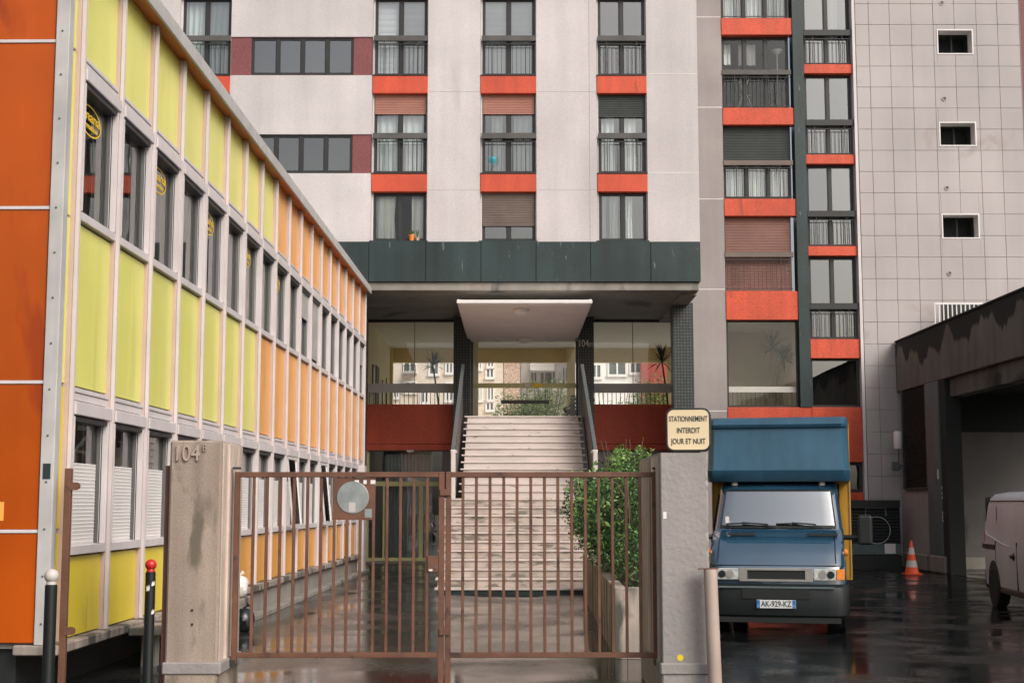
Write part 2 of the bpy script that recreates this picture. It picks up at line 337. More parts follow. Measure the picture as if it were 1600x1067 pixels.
def window(parent, x0, x1, z0, z1, Yf, n=2, rec=.16, shutter=0, smat='shutter_salmon', beam=None, rail=None, cur=None, fmat='frame', pane='pane', room='room', fw=.05, bmat='beam', depth=1.6):
    y = Yf + rec
    fr = MB(); zt = z1 - shutter
    fr.box(x0, x0 + fw, y, y + .06, z0, z1); fr.box(x1 - fw, x1, y, y + .06, z0, z1)
    fr.box(x0 + fw, x1 - fw, y, y + .06, z0, z0 + fw); fr.box(x0 + fw, x1 - fw, y, y + .06, z1 - fw, z1)
    pw = (x1 - x0 - 2 * fw) / n
    for i in range(1, n):
        c = x0 + fw + pw * i; fr.box(c - fw * .8, c + fw * .8, y - .012, y + .06, z0 + fw, z1 - fw)
    win = fr.build('window', fmat, parent)
    for i in range(n):
        a = x0 + fw + pw * i + (fw * .8 if i else 0); b = x0 + fw + pw * (i + 1) - (fw * .8 if i < n - 1 else 0)
        s = MB(); t = .028
        s.box(a, a + t, y + .006, y + .05, z0 + fw, z1 - fw); s.box(b - t, b, y + .006, y + .05, z0 + fw, z1 - fw)
        s.box(a + t, b - t, y + .006, y + .05, z0 + fw, z0 + fw + t * 1.4); s.box(a + t, b - t, y + .006, y + .05, z1 - fw - t, z1 - fw)
        s.build('sash', fmat, win)
        tw = random.uniform(-.006, .006)
        MB().quad((a + t, y + .03 + tw, z0 + fw), (b - t, y + .03 - tw, z0 + fw), (b - t, y + .03 - tw, z1 - fw), (a + t, y + .03 + tw, z1 - fw)).build('pane', pane, win)
    rm = MB(); ya, yb = y + .10, y + depth
    rm.quad((x0, yb, z0), (x1, yb, z0), (x1, yb, z1), (x0, yb, z1)); rm.quad((x0, ya, z0), (x0, yb, z0), (x0, yb, z1), (x0, ya, z1))
    rm.quad((x1, ya, z0), (x1, yb, z0), (x1, yb, z1), (x1, ya, z1)); rm.quad((x0, ya, z0), (x1, ya, z0), (x1, yb, z0), (x0, yb, z0)); rm.quad((x0, ya, z1), (x1, ya, z1), (x1, yb, z1), (x0, yb, z1))
    rm.build('room_recess', room, win)
    if cur:
        cm = MB()
        if cur == 'blind': slats(cm, x0 + fw, x1 - fw, y + .12, z0 + fw, z1 - fw, .16, .02); cmm = 'blind'
        else:
            cmm = 'curtain'
            for (a, b) in cur: curtain(cm, x0 + (x1 - x0) * a, x0 + (x1 - x0) * b, y + .16, z0 + .03, z1 - .03, max(2, int((b - a) * 9)), .035, 0, .15)
        cm.build('curtain', cmm, win, smooth=True, recalc=False)
    if shutter:
        sm = MB(); slats(sm, x0 + .02, x1 - .02, y - .035, zt, z1, .045); sm.box(x0 + .02, x1 - .02, y - .05, y - .03, zt - .03, zt); sm.build('roller_shutter', smat, win, recalc=False)
    if beam: MB().box(x0 - .02, x1 + .02, Yf - .035, Yf + .045, beam[0], beam[1]).build('handrail_beam', bmat, win, .006)
    if rail:
        rb = MB(); ry = Yf + .02; za, zb = rail
        rb.box(x0, x1, ry - .012, ry + .012, zb - .02, zb); rb.box(x0, x1, ry - .012, ry + .012, za, za + .02)
        xx = x0 + .05; k = 0
        while xx < x1 - .03:
            rb.box(xx - .006, xx + .006, ry - .006, ry + .006, za + .02, zb - .02); k += 1
            xx += .115 if k % 6 else .06
        for c in (x0 + (x1 - x0) * .18, x0 + (x1 - x0) * .82): rb.box(c - .01, c + .01, ry - .03, ry - .013, za - .08, zb + .10)
        rb.build('balustrade', 'iron', win)
    return win
def reveal(parent, x0, x1, z0, z1, Yf, d, m='white_wall'):
    for x in (x0, x1): MB().quad((x, Yf + .002, z0), (x, Yf + d, z0), (x, Yf + d, z1), (x, Yf + .002, z1)).build('window_reveal', m, parent)

# ============================================================ MAIN APARTMENT BLOCK
YF = 36.8; YR = 39.6; YL = 42.9
apt = thing('apartment_building', 'white rendered apartment block with red spandrels over a glazed raised lobby', 'building', (0, YF, 0))
apt_inv = (0, -YF, 0)
class OffMB(MB):
    pass
# children are written in world coordinates: shift them by the parent's base
def kid(o): o.location = Vector(o.location) + Vector(apt_inv); return o
_o = bpy.data.objects.new('tmp', None); bpy.data.objects.remove(_o)
apt.location = (0, 0, 0)
Z_BASE = zz(378, YF); Z_TOP = 16.3; ST = 2.657; STR = 2.64
zb_lo, zt_lo = zz(300, YF), zz(272, YF)      # lower red band
bands = [(zb_lo + ST * k, zt_lo + ST * k) for k in range(3)]
def xm(u): return xa(u, 200, YF)
cols = {'A': (xm(277), xm(358)), 'B': (xm(581), xm(668)), 'C': (xm(750.5), xm(838)), 'D': (xm(932.5), xm(1011))}
XE = xm(1091)
WD = .35
# piers of wall between the window columns
for x0, x1 in ((-13, cols['A'][0]), (cols['B'][1], cols['C'][0]), (cols['C'][1], cols['D'][0]), (cols['D'][1], XE)):
    bx('wall', 'white_wall', apt, x0, x1, YF, YF + WD, Z_BASE, Z_TOP)
# thin pale joints in the render of the right-hand pier
for zj in (zz(116, YF), zz(270, YF)):
    bx('joint', 'joint', apt, cols['D'][1] + .02, XE - .02, YF - .004, YF + .01, zj - .012, zj + .012)
for u in (921,):
    bx('joint', 'grey_wall', apt, xm(u) - .006, xm(u) + .006, YF - .002, YF + .01, Z_BASE + .02, Z_TOP - .1)
for k in range(3):
    for (ja, jb) in ((cols['B'][1], cols['C'][0]), (cols['C'][1], cols['D'][0])):
        bx('joint', 'grey_wall', apt, ja + .01, jb - .01, YF - .0015, YF + .01, zz(297, YF) + ST * k - .005, zz(297, YF) + ST * k + .005)
# wall A-B with its strip windows
ax, bx_ = cols['A'][1], cols['B'][0]
w_t, w_b = zz(210, YF), zz(271, YF)
zs = Z_BASE
sx0, sx1 = xm(390), xm(551)
for k in range(3):
    z0, z1 = w_b + ST * k, w_t + ST * k
    bx('wall', 'white_wall', apt, ax, bx_, YF, YF + WD, zs, z0)
    bx('maroon_panel', 'maroon', apt, ax + .003, sx0, YF + .03, YF + .3, z0 + .003, z1 - .003)
    bx('maroon_panel', 'maroon', apt, sx1, bx_ - .003, YF + .03, YF + .3, z0 + .003, z1 - .003)
    window(apt, sx0, sx1, z0 + .003, z1 - .003, YF, 4, .06, pane='pane_grey' if k % 2 else 'pane', depth=1.0)
    zs = z1
bx('wall', 'white_wall', apt, ax, bx_, YF, YF + WD, zs, Z_TOP)
bx('roof_slab', 'grey_wall', apt, -13, XE, YF + .36, YF + 8.5, Z_TOP - .3, Z_TOP - .02)
bx('flank_wall', 'white_wall', apt, XE - .3, XE - .003, YF + .36, YF + 8.5, 7.5, Z_TOP - .31)
# window columns
for cn, (x0, x1) in cols.items():
    for k, (zb, zt) in enumerate(bands):
        bx('spandrel', 'red', apt, x0 + .002, x1 - .002, YF - .025, YF + .25, zb, zt, .012)
        bx('sill', 'frame', apt, x0 + .002, x1 - .002, YF - .04, YF + .2, zt, zt + .025)
    rows = [(Z_BASE + .03, bands[0][0])] + [(bands[i][1] + .025, bands[i + 1][0]) for i in range(2)]
    for k, (z0, z1) in enumerate(rows):
        xi, xj = x0 + .05, x1 - .03
        reveal(apt, x0 + .004, x1 - .004, z0, z1, YF, .25)
        bx('reveal_fill', 'white_wall', apt, x0 + .005, xi, YF + .12, YF + .3, z0, z1); bx('reveal_fill', 'white_wall', apt, xj, x1 - .005, YF + .12, YF + .3, z0, z1)
        if k == 0:
            bx('sill', 'granite', apt, x0 - .03, x1 + .03, YF - .06, YF + .2, z0 - .10, z0 - .005)
            if cn == 'B': window(apt, xi, xj, z0, z1, YF, 2, .16, cur=((.02, .42), (.72, .99)), room='black', pane='pane_clear')
            elif cn == 'C': window(apt, xi, xj, z0, z1, YF, 2, .16, shutter=(z1 - z0) * .66, smat='shutter_brown')
            elif cn == 'D': window(apt, xi, xj, z0, z1, YF, 2, .16, cur=((.06, .16), (.24, .42), (.58, .72)))
            else: window(apt, xi, xj, z0, z1, YF, 2, .16)
        else:
            bm_ = (z0 + (z1 - z0) * .43, z0 + (z1 - z0) * .43 + .15); sh = 0; sm = 'shutter_salmon'; cu = None
            if k == 1:
                sh = .50; cu = {'A': ((.05, .95),), 'B': ((.04, .46), (.54, .96)), 'C': ((.60, .98), (.18, .40)), 'D': ((.08, .36), (.56, .82))}[cn]
                if cn == 'D': sm = 'shutter_dark'; sh = .58
            elif k == 2: cu = {'A': ((.02, .98),), 'B': 'blind', 'C': 'blind', 'D': None}[cn]
            else: cu = ((.1, .5),)
            window(apt, xi, xj, z0, z1, YF, 2, .16, sh, sm, bm_, (z0 + .02, bm_[0] - .06), cu)
# little things seen in two of the windows
zC1 = bands[0][1] + .03
gl = MB(); gl.lathe([(0, -.17), (.10, -.14), (.16, -.05), (.17, .04), (.12, .13), (0, .17)], (0, 0, .17), 16)
tag(gl.build('globe', 'turquoise', None, smooth=True, loc=(xa(770, 245, YF + .5), YF + .32, zz(258, YF))), 'turquoise globe behind the balcony window glass beside white curtains', 'globe')
fp = thing('flowerpot', 'orange flowerpot with a small plant on the open window sill', 'flowerpot', (xa(643, 370, YF), YF + .04, Z_BASE + .025))
MB().lathe([(.055, 0), (.075, .14), (.085, .14), (.085, .17), (.07, .17)], (0, 0, 0), 14).build('pot', 'terracotta', fp)
lf = MB()
for k in range(12):
    t = k * 2.4; lf.tube([(0, 0, .15), (.03 * math.cos(t), .03 * math.sin(t), .22), (.10 * math.cos(t), .08 * math.sin(t), .25 + .02 * (k % 4))], [.006, .012, .002], 4)
lf.build('plant', 'leaf', fp)
fq = thing('flowerpot', 'small pale flowerpot beside the orange pot on the sill', 'flowerpot', (xa(652, 370, YF), YF + .04, Z_BASE + .025))
MB().lathe([(.045, 0), (.06, .10), (.05, .10)], (0, 0, 0), 12).build('pot', 'pipe', fq)
lf = MB()
for k in range(6):
    t = k * 1.1; lf.tube([(0, 0, .09), (.02 * math.cos(t), .02 * math.sin(t), .2), (.06 * math.cos(t), .06 * math.sin(t), .3)], [.004, .008, .002], 4)
lf.build('plant', 'leaf', fq)

# dark granite fascia in panels, concrete edge, soffit
gz0, gz1 = zz(441, YF), Z_BASE - .012
jx = [-13, xm(480), xm(579), xm(667), xm(752), xm(837), xm(921), xm(1014), xa(1094, 400, YF)]
for i in range(len(jx) - 1):
    bx('granite_slab', 'granite', apt, jx[i] + .006, jx[i + 1] - .006, YF - .10 - .004 * (i % 2), YF + .3, gz0, gz1, .006)
bx('fascia_backing', 'concrete', apt, -13, XE, YF - .05, YF + .34, gz0 + .01, gz1 - .02)
zsof = zz(454, YF)
bx('edge_beam', 'concrete', apt, -13, XE - .05, YF - .02, YF + .5, zsof, gz0 - .004, .01)
bx('soffit', 'soffit', apt, -13, XE - .02, YF + .5, YL + .6, zsof + .02, gz0 + .1)
bx('edge_beam', 'concrete', apt, XE - .46, XE - .04, YF + .51, YL, zsof - .05, zsof + .015)
# column at the right corner under the soffit
bx('column', 'mosaic', apt, xa(1052, 560, 39.2), xa(1084, 560, 39.2), 39.2, 39.8, 0, zsof + .016)

# ------------------------------------------------------------ raised glazed lobby
ZL = 3.93
lx0, lx1 = xa(575, 560, YL), xa(1056, 560, YL)
YB = 51.0
px0, px1 = xa(708.5, 560, 42.2), xa(735, 560, 42.2)
qx0, qx1 = xa(904.5, 560, 42.2), xa(928, 560, 42.2)
bx('lobby_floor', 'cream_ceiling', apt, lx0, lx1 + 2, YL + .1, YB + .3, ZL - .3, ZL)  # unseen floor kept pale to bounce light up to the ceiling
bx('lobby_ceiling', 'cream_ceiling', apt, lx0, lx1 + 2, YL + .6, YB + .3, zsof + .02, zsof + .2)
bx('lobby_wall', 'pale_yellow', apt, lx0 - .25, lx0, YL + .1, YB + .3, ZL, zsof + .019)
zbk = zz(566, YB)
bx('bulkhead', 'ochre', apt, lx0, lx1 + 2, YB, YB + .3, zbk, zsof + .018)
for u0, u1 in ((606, 613), (886, 899), (1044, 1062)):
    bx('lobby_column', 'ochre', apt, xa(u0, 600, YB - .4), xa(u1, 600, YB - .4), YB - .4, YB - .05, ZL, zsof + .015)
bx('lobby_column', 'pale_yellow', apt, xa(736.5, 600, 44.1), xa(747, 600, 44.1), 44.1, 44.5, ZL, zsof + .015)
bx('mosaic_pier', 'mosaic', apt, px0, px1, 42.2, 43.2, 0, zsof + .018)
bx('mosaic_pier', 'mosaic', apt, qx0, qx1, 42.2, 43.2, 0, zsof + .018)
bx('side_pier', 'concrete', apt, lx0 - .3, lx0 - .002, 37.0, YL + .09, 0, zsof + .018)
bx('side_pier', 'granite', apt, lx1 - .08, lx1 + .25, YL - .1, YL + .09, 0, zsof + .018)
# number on the right pier
lettering('104', .30, 'canopy', apt, (xa(911.5, 537, 42.18), 42.192, zz(537, 42.2)), name='house_number', sx=.72)
lettering('BIS', .18, 'canopy', apt, (xa(923, 538.5, 42.18), 42.192, zz(539, 42.2)), name='house_number', sx=.7)
zr1 = zz(632, YL); zr0 = zz(703.5, YL)
for a, b, nb, in ((lx0, px0, 20), (qx1, lx1 - .08, 19)):
    bx('red_parapet', 'brick_red', apt, a + .002, b - .002, YL - .14, YL + .02, zr0 + .19, zr1, .01)
    bx('red_parapet', 'brick_red', apt, a + .002, b - .002, YL - .13, YL + .02, zr0, zr0 + .18, .006)
    gp = [a, (a + b) / 2 + (.1 if a < 0 else .0), b]
    for i in range(2):
        tw = .02 * (1 if i else -1)
        MB().grid([[(gp[i] + .01 + (gp[i + 1] - gp[i] - .02) * s / 8, YL + .03 + .0012 * math.sin(s * .7 + z), z) for s in range(9)] for z in [zr1 + (zsof - .06 - zr1) * q / 8 for q in range(9)]]).build('lobby_pane', 'pane_clear', apt, smooth=True, recalc=False)
    bx('pane_joint', 'frame', apt, gp[1] - .008, gp[1] + .008, YL + .01, YL + .05, zr1, zsof + .01)
    bx('glazing_head', 'frame', apt, a, b, YL - .02, YL + .09, zsof - .06, zsof + .012)
    zh = zz(606, YL)
    bx('handrail_band', 'steel_light', apt, a + .01, b - .01, YL - .05, YL - .012, zh - .15, zh + .13, .004)  # pale colour stands in for light reflected off the band
    rb = MB()
    for i in range(nb):
        x = a + .06 + (b - a - .12) * i / (nb - 1); rb.box(x - .009, x + .009, YL - .03, YL - .014, zr1, zh - .15)
    rb.build('balustrade', 'iron', apt)
# entrance glazing
zd = zz(533, YL)
for u0, u1 in ((736, 774), (775, 818), (819, 862), (863, 903)):
    MB().quad((xa(u0, 560, YL), YL + .06, ZL), (xa(u1, 560, YL), YL + .06, ZL), (xa(u1, 560, YL), YL + .06, zd), (xa(u0, 560, YL), YL + .06, zd)).build('entrance_pane', 'pane_clear', apt)
bx('door_bar', 'olive_frame', apt, px1, qx0, YL + .0, YL + .045, zz(606, YL), zz(598.5, YL))
bx('door_bar', 'beam', apt, xa(783, 628, YL), xa(858, 628, YL), YL + .0, YL + .045, zz(630.5, YL), zz(625, YL))
bx('door_notice', 'sticker', apt, xa(833, 602, YL), xa(848, 602, YL), YL - .008, YL - .002, zz(604.5, YL), zz(599.5, YL))
bx('door_notice', 'white', apt, xa(821, 602, YL), xa(828, 602, YL), YL - .008, YL - .002, zz(604.5, YL), zz(599.5, YL))
for u in (778, 861): bx('door_closer', 'iron', apt, xa(u - 6, 529, YL), xa(u + 6, 529, YL), YL - .08, YL - .0, zd - .02, zd + .03)
bx('transom_wall', 'canopy', apt, px1, qx0, YL - .02, YL + .2, zd, zsof + .014)
bx('door_jamb', 'steel', apt, px1 - .01, px1 + .06, YL - .03, YL + .1, ZL, zd)
bx('door_jamb', 'steel', apt, qx0 - .06, qx0 + .01, YL - .03, YL + .1, ZL, zd)
# canopy over the stairs
YC = 34.8; cx0, cx1 = xa(718, 480, YC), xa(921, 480, YC); zc = zd - .02
bx('canopy', 'canopy', apt, cx0, cx1, YC, YL - .03, zc, zc + .10, .004)
bx('canopy_edge', 'white', apt, cx0 - .07, cx1 + .07, YC - .06, YC - .002, zc + .03, zc + .12, .01)
bx('canopy_edge', 'white', apt, cx0 - .05, cx0 - .002, YC + .0, 42.1, zc + .02, zc + .14)
bx('canopy_edge', 'white', apt, cx1 + .002, cx1 + .05, YC + .0, 42.1, zc + .02, zc + .14)
for (u, v, Y) in ((814, 490, YC + .75), (819, 526, YL - 1.0)):
    lp = MB().lathe([(.21, 0), (.22, -.03), (.19, -.10), (.10, -.15), (0, -.165)], (xa(u, v, Y), Y, zc - .003), 20).build('ceiling_lamp', 'white', apt, smooth=True)
# undercroft: glazed door with olive frame, back walls
dz = zz(752, YL); xd = [xa(u, 800, YL) for u in (572, 576, 598, 601, 655, 661, 686, 691)]
bx('undercroft_wall', 'grey_wall', apt, xa(692, 800, YL), lx1 + .2, YL, YL + .2, 0, zr0)
uc = MB(); X0, X1 = xd[0], xa(692, 800, YL)
uc.quad((X0, YL + 5, 0), (X1, YL + 5, 0), (X1, YL + 5, zr0), (X0, YL + 5, zr0)); uc.quad((X0, YL + .3, 0.01), (X1, YL + .3, .01), (X1, YL + 5, .01), (X0, YL + 5, .01))
uc.quad((X0, YL + .3, 0), (X0, YL + 5, 0), (X0, YL + 5, zr0), (X0, YL + .3, zr0)); uc.quad((X1, YL + .3, 0), (X1, YL + 5, 0), (X1, YL + 5, zr0), (X1, YL + .3, zr0)); uc.quad((X0, YL + .3, zr0), (X1, YL + .3, zr0), (X1, YL + 5, zr0), (X0, YL + 5, zr0))
uc.build('hall_recess', 'room_pale', apt)
door = MB(); y0 = YL + .0
def fr(x0, x1, z0, z1): door.box(x0, x1, y0, y0 + .07, z0, z1)
fr(xd[0], xd[1], .02, zr0); fr(xd[2], xd[3], .02, dz); fr(xd[4], xd[5], .02, dz); fr(xd[6], xd[7], .02, dz)
for i in (1, 3, 5):
    fr(xd[i], xd[i + 1], .02, .13); fr(xd[i], xd[i + 1], dz - .14, dz)
door.build('glazed_door', 'olive_frame', apt, .005)
dr = [o for o in apt.children if o.name.startswith('glazed_door')][0]
for i in (1, 3, 5):
    MB().quad((xd[i], y0 + .04, .13), (xd[i + 1], y0 + .04, .13), (xd[i + 1], y0 + .04, dz - .14), (xd[i], y0 + .04, dz - .14)).build('pane', 'pane_grey', dr)
MB().quad((xd[1], y0 + .04, dz), (xd[7], y0 + .04, dz), (xd[7], y0 + .04, zr0 - .03), (xd[1], y0 + .04, zr0 - .03)).build('pane', 'pane_grey', dr)
hx = xa(653, 820, YL)
MB().tube([(hx, y0 - .0, zz(827, YL)), (hx, y0 - .07, zz(826, YL)), (hx + .03, y0 - .07, zz(812, YL)), (hx, y0 - .0, zz(807, YL))], .018, 6).build('handle', 'steel_light', dr)
bx('notice_board', 'iron', dr, xa(634, 790, YL + .5), xa(652, 790, YL + .5), YL + .5, YL + .53, zz(810, YL + .5), zz(770, YL + .5))
cmb = MB(); curtain(cmb, xa(600, 730, YL), xa(676, 730, YL), YL + .30, .1, zr0 - .1, 14, .04); cmb.build('curtain', 'curtain', dr, smooth=True, recalc=False)
bx('door_lamp', 'steel_light', apt, xa(636, 705, YL), xa(647, 705, YL), YL - .16, YL - .135, zr0 - .06, zr0 + .01, .01)
bx('door_threshold', 'concrete', apt, xa(577, 880, YL), xa(692, 880, YL), YL - 1.2, YL - .002, .004, .035, .01)

# ------------------------------------------------------------ right wing at a deeper plane
def xr(u): return xa(u, 300, YR)
ex0, ex1, fx0, fx1 = xr(1131), xr(1243), xr(1260), xr(1337)
RT = 18.0
bx('wall', 'grey_wall', apt, xa(1078, 600, YR), ex0, YR, YR + .35, 0, RT)
for v in (27, 168, 311, 452, 642):
    z = zz(v, YR); bx('joint', 'joint', apt, XE + .0, ex0 - .02, YR - .004, YR + .01, z - .012, z + .012)
bx('granite_pilaster', 'granite', apt, ex1, fx0, YR - .06, YR + .4, zz(636, YR), RT)
bx('edge_strip', 'alu', apt, fx1, fx1 + .08, YR - .10, YR + .3, 0, RT)
eb = [(zz(500, YR), zz(455, YR)), (zz(338, YR), zz(311, YR))]
eb += [(eb[1][0] + STR * k, eb[1][1] + STR * k) for k in (1, 2, 3)]
for a, b in eb: bx('spandrel', 'red', apt, ex0 + .002, ex1 - .002, YR - .03, YR + .25, a, b, .012)
ew = [(eb[i][1], eb[i + 1][0]) for i in range(4)]
for k, (z0, z1) in enumerate(ew):
    bmz = (zz(402, YR) + STR * k, zz(394, YR) + STR * k)
    if k == 0: window(apt, ex0 + .02, ex1 - .12, z0, z1, YR, 3, .2, z1 - z0 - .06, 'shutter_rose', bmz, (z0 + .05, bmz[0] - .05), bmat='shutter_brown')
    elif k == 1: window(apt, ex0 + .02, ex1 - .08, z0, z1, YR, 3, .2, (z1 - z0) * .50, 'shutter_dark', bmz, (z0 + .05, bmz[0] - .05), ((.05, .3), (.38, .62), (.7, .9)), bmat='shutter_brown')
    elif k == 2: window(apt, ex0 + .02, ex1 - .08, z0, z1, YR, 3, .2, 0, 'shutter_dark', bmz, (z0 + .05, bmz[0] - .05), None, pane='pane_clear', room='shutter_dark')
    else: window(apt, ex0 + .02, ex1 - .08, z0, z1, YR, 3, .2, 0, 'shutter_dark', bmz, (z0 + .05, bmz[0] - .05), ((.03, .22), (.36, .6), (.72, .97)))
fb = [(zz(560, YR), zz(530, YR)), (zz(400, YR), zz(385, YR))]
fb += [(fb[1][0] + STR * k, fb[1][1] + STR * k) for k in (1, 2, 3)]
for a, b in fb: bx('spandrel', 'red', apt, fx0 + .002, fx1 - .002, YR - .03, YR + .25, a, b, .012)
for k in range(4):
    z0, z1 = fb[k][1], fb[k + 1][0]
    bmz = (z0 + (z1 - z0) * .335, z0 + (z1 - z0) * .43)
    window(apt, fx0 + .03, fx1 - .03, z0, z1, YR, 2, .18, 0, 'shutter_dark', (bmz[0] + .05, bmz[1]), (z0 + .03, bmz[0] - .02), ((.55, .8),) if k == 3 else None, pane='pane_grey', room='room', bmat='frame')
# tall ground-floor glazing and the red base
zg1 = zz(636, YR)
window(apt, ex0 + .02, ex1 - .02, zg1, eb[0][0], YR, 1, .12, room='room_pale', pane='pane_clear', fw=.02, depth=3.0)
bx('handrail_band', 'steel_light', apt, ex0 + .03, ex1 - .03, YR + .20, YR + .24, zz(612, YR), zz(603, YR))
rb = MB()
for i in range(16):
    x = ex0 + .06 + (ex1 - ex0 - .12) * i / 15; rb.box(x - .008, x + .008, YR + .21, YR + .23, zg1 + .03, zz(612, YR))
rb.build('balustrade', 'iron', apt)
window(apt, fx0 + .02, fx1 - .02, zg1, fb[0][0], YR, 1, .12, room='black', pane='pane_grey', fw=.03)
bx('red_base', 'red', apt, ex0 + .002, fx0, YR - .03, YR + .3, .9, zg1 - .004, .01)
zq = zz(722, YR); zq2 = zz(769, YR)
bx('red_base', 'red', apt, fx0 + .004, fx1 - .002, YR - .03, YR + .3, zq, zg1 - .004, .01)
window(apt, fx0 + .01, fx1 - .01, zq2, zq - .004, YR, 2, .1, room='black', pane='pane_grey')
bx('red_base', 'red', apt, fx0 + .004, fx1 - .002, YR - .03, YR + .3, .3, zq2 - .004, .01)
bx('plinth', 'granite', apt, XE, fx1, YR - .05, YR + .3, 0, .89 if False else .29)
bx('roof_slab', 'grey_wall', apt, XE + .0, fx1, YR + .4, YR + 6, RT - .3, RT - .02)
# laundry and an airer on the upper right wing balcony window
al = thing('clothes_airer', 'white folding clothes airer behind the upper balcony glass', 'airer', (xr(1172), YR + .55, ew[2][0] + .02))
ar = MB()
for s in (-1, 1): ar.tube([(-.25 * s, 0, 0), (.12 * s, .0, 1.0)], .014, 6); ar.tube([(-.25 * s, .25, 0), (.12 * s, .25, 1.0)], .014, 6)
ar.tube([(-.15, .12, .55), (.2, .12, .55)], .01, 5); ar.build('frame', 'white', al)
for i, (u, wd, h, mm) in enumerate(((1138, .42, .60, 'curtain'), (1176, .50, .62, 'blind'))):
    s = MB(); curtain(s, -wd / 2, wd / 2, 0, -h, 0, 3, .03)
    tag(s.build('hanging_laundry', mm, None, smooth=True, loc=(xr(u), YR + .5, ew[2][1] - .12), recalc=False), ['white shirt hung up inside the upper balcony window', 'pale violet cloth hung beside the white shirt indoors'][i], 'laundry')
fl = thing('floor_lamp', 'white uplighter floor lamp behind the upper balcony glass', 'lamp', (xr(1224), YR + .5, ew[2][0] + .02))
MB().lathe([(.14, 0), (.14, .03), (.015, .04), (.015, 1.68)], (0, 0, 0), 14).build('stand', 'white', fl); MB().lathe([(.02, 1.68), (.17, 1.80), (.18, 1.83), (.15, 1.83)], (0, 0, 0), 16).build('bowl', 'white', fl, smooth=True)

# ============================================================ TILED STAIR TOWER
tw = thing('tiled_tower', 'stair tower clad in pale square stone tiles with three small openings', 'building', (0, 0, 0))
vt = 274
tu = [1341.7, 1362.8, 1395.6, 1429.9, 1464.5, 1497.8, 1532.5, 1566, 1600]
tx = [xa(u, vt, YR) for u in tu]
th = (zz(0 + 12.5, YR) - zz(12.5 + 33 * 14, YR)) / 14.0
zrow0 = zz(470, YR)
opens = [(1462.5, 1519, 48, 87), (1466, 1524, 192, 230), (1470, 1529, 335, 374)]
oz = [(xa(a, (c + d) / 2, YR), xa(b, (c + d) / 2, YR), zz(d, YR), zz(c, YR)) for a, b, c, d in opens]
tower_wall = MB()
x0, x1 = tx[0] - .02, tx[-1] + .05
ox0, ox1 = min(o[0] for o in oz), max(o[1] for o in oz)
bx('wall', 'tile_back', tw, x0, ox0, YR - .05, YR + .3, 0, RT)
bx('wall', 'tile_back', tw, ox1, x1, YR - .05, YR + .3, 0, RT)
zs = 0
for a, b, z0, z1 in sorted(oz, key=lambda o: o[2]):
    bx('wall', 'tile_back', tw, ox0, ox1, YR - .05, YR + .3, zs, z0)
    zs = z1
bx('wall', 'tile_back', tw, ox0, ox1, YR - .05, YR + .3, zs, RT)
random.seed(11)
cache = {}
kmin = -int((zrow0) / th) ; nrow = int((RT - zrow0) / th)
for k in range(kmin, nrow):
    z0 = zrow0 + k * th; z1 = z0 + th
    for i in range(8):
        a, b = tx[i] + .004, tx[i + 1] - .004
        pieces = [(a, b, z0 + .004, z1 - .004)]
        for o in oz:
            nw = []
            for (pa, pb, pc, pd) in pieces:
                if pa < o[1] and pb > o[0] and pc < o[3] and pd > o[2]:
                    if pa < o[0]: nw.append((pa, o[0], pc, pd))
                    if pb > o[1]: nw.append((o[1], pb, pc, pd))
                    ca, cb = max(pa, o[0]), min(pb, o[1])
                    if pc < o[2]: nw.append((ca, cb, pc, o[2]))
                    if pd > o[3]: nw.append((ca, cb, o[3], pd))
                else: nw.append((pa, pb, pc, pd))
            pieces = nw
        for (pa, pb, pc, pd) in pieces:
            if pb - pa < .02 or pd - pc < .02: continue
            key = (round(pb - pa, 3), round(pd - pc, 3))
            if key not in cache:
                cache[key] = MB().box(0, pb - pa, -.035, 0, 0, pd - pc).mesh('tile', 'tile', .004)
            place('tile', cache[key], tw, (pa, YR - .052 + random.uniform(-.004, .004), pc), (random.uniform(-.004, .004), 0, random.uniform(-.004, .004)))
for a, b, z0, z1 in oz:
    f = MB(); t = .035; y = YR - .10
    f.box(a, a + t, y, YR + .3, z0, z1); f.box(b - t, b, y, YR + .3, z0, z1); f.box(a + t, b - t, y, YR + .3, z0, z0 + t); f.box(a + t, b - t, y, YR + .3, z1 - t, z1)
    wf = f.build('opening_frame', 'white', tw)
    r = MB(); r.quad((a, YR + .9, z0), (b, YR + .9, z0), (b, YR + .9, z1), (a, YR + .9, z1)); r.quad((a, YR + .31, z0), (a, YR + .9, z0), (a, YR + .9, z1), (a, YR + .31, z1)); r.quad((b, YR + .31, z0), (b, YR + .9, z0), (b, YR + .9, z1), (b, YR + .31, z1)); r.quad((a, YR + .31, z1), (b, YR + .31, z1), (b, YR + .9, z1), (a, YR + .9, z1)); r.quad((a, YR + .31, z0), (b, YR + .31, z0), (b, YR + .9, z0), (a, YR + .9, z0))
    r.build('recess', 'shutter_dark', wf)
    bx('inner_bar', 'shutter_dark', wf, a + (b - a) * .55, a + (b - a) * .60, YR + .5, YR + .56, z0, z1)
for u, v in ((1470, 7), (1474, 156), (1478, 295), (1482, 428)):
    vn = MB().lathe([(.07, 0), (.07, -.02), (.048, -.02), (.045, .0)], (xa(u, v, YR), YR - .09, zz(v, YR)), 18, axis='Y').build('vent_ring', 'tile', tw)
    MB().lathe([(.05, -.005), (.0, -.004)], (xa(u, v, YR), YR - .09, zz(v, YR)), 18, axis='Y').build('vent_mesh', 'shutter_brown', vn)
bx('return_wall', 'maroon', tw, x1, x1 + 3, YR - .02, YR + .3, 0, RT)
bx('roof_slab', 'grey_wall', tw, fx1 + .09, x1 + 3, YR + .31, YR + 8, RT - .3, RT - .02)

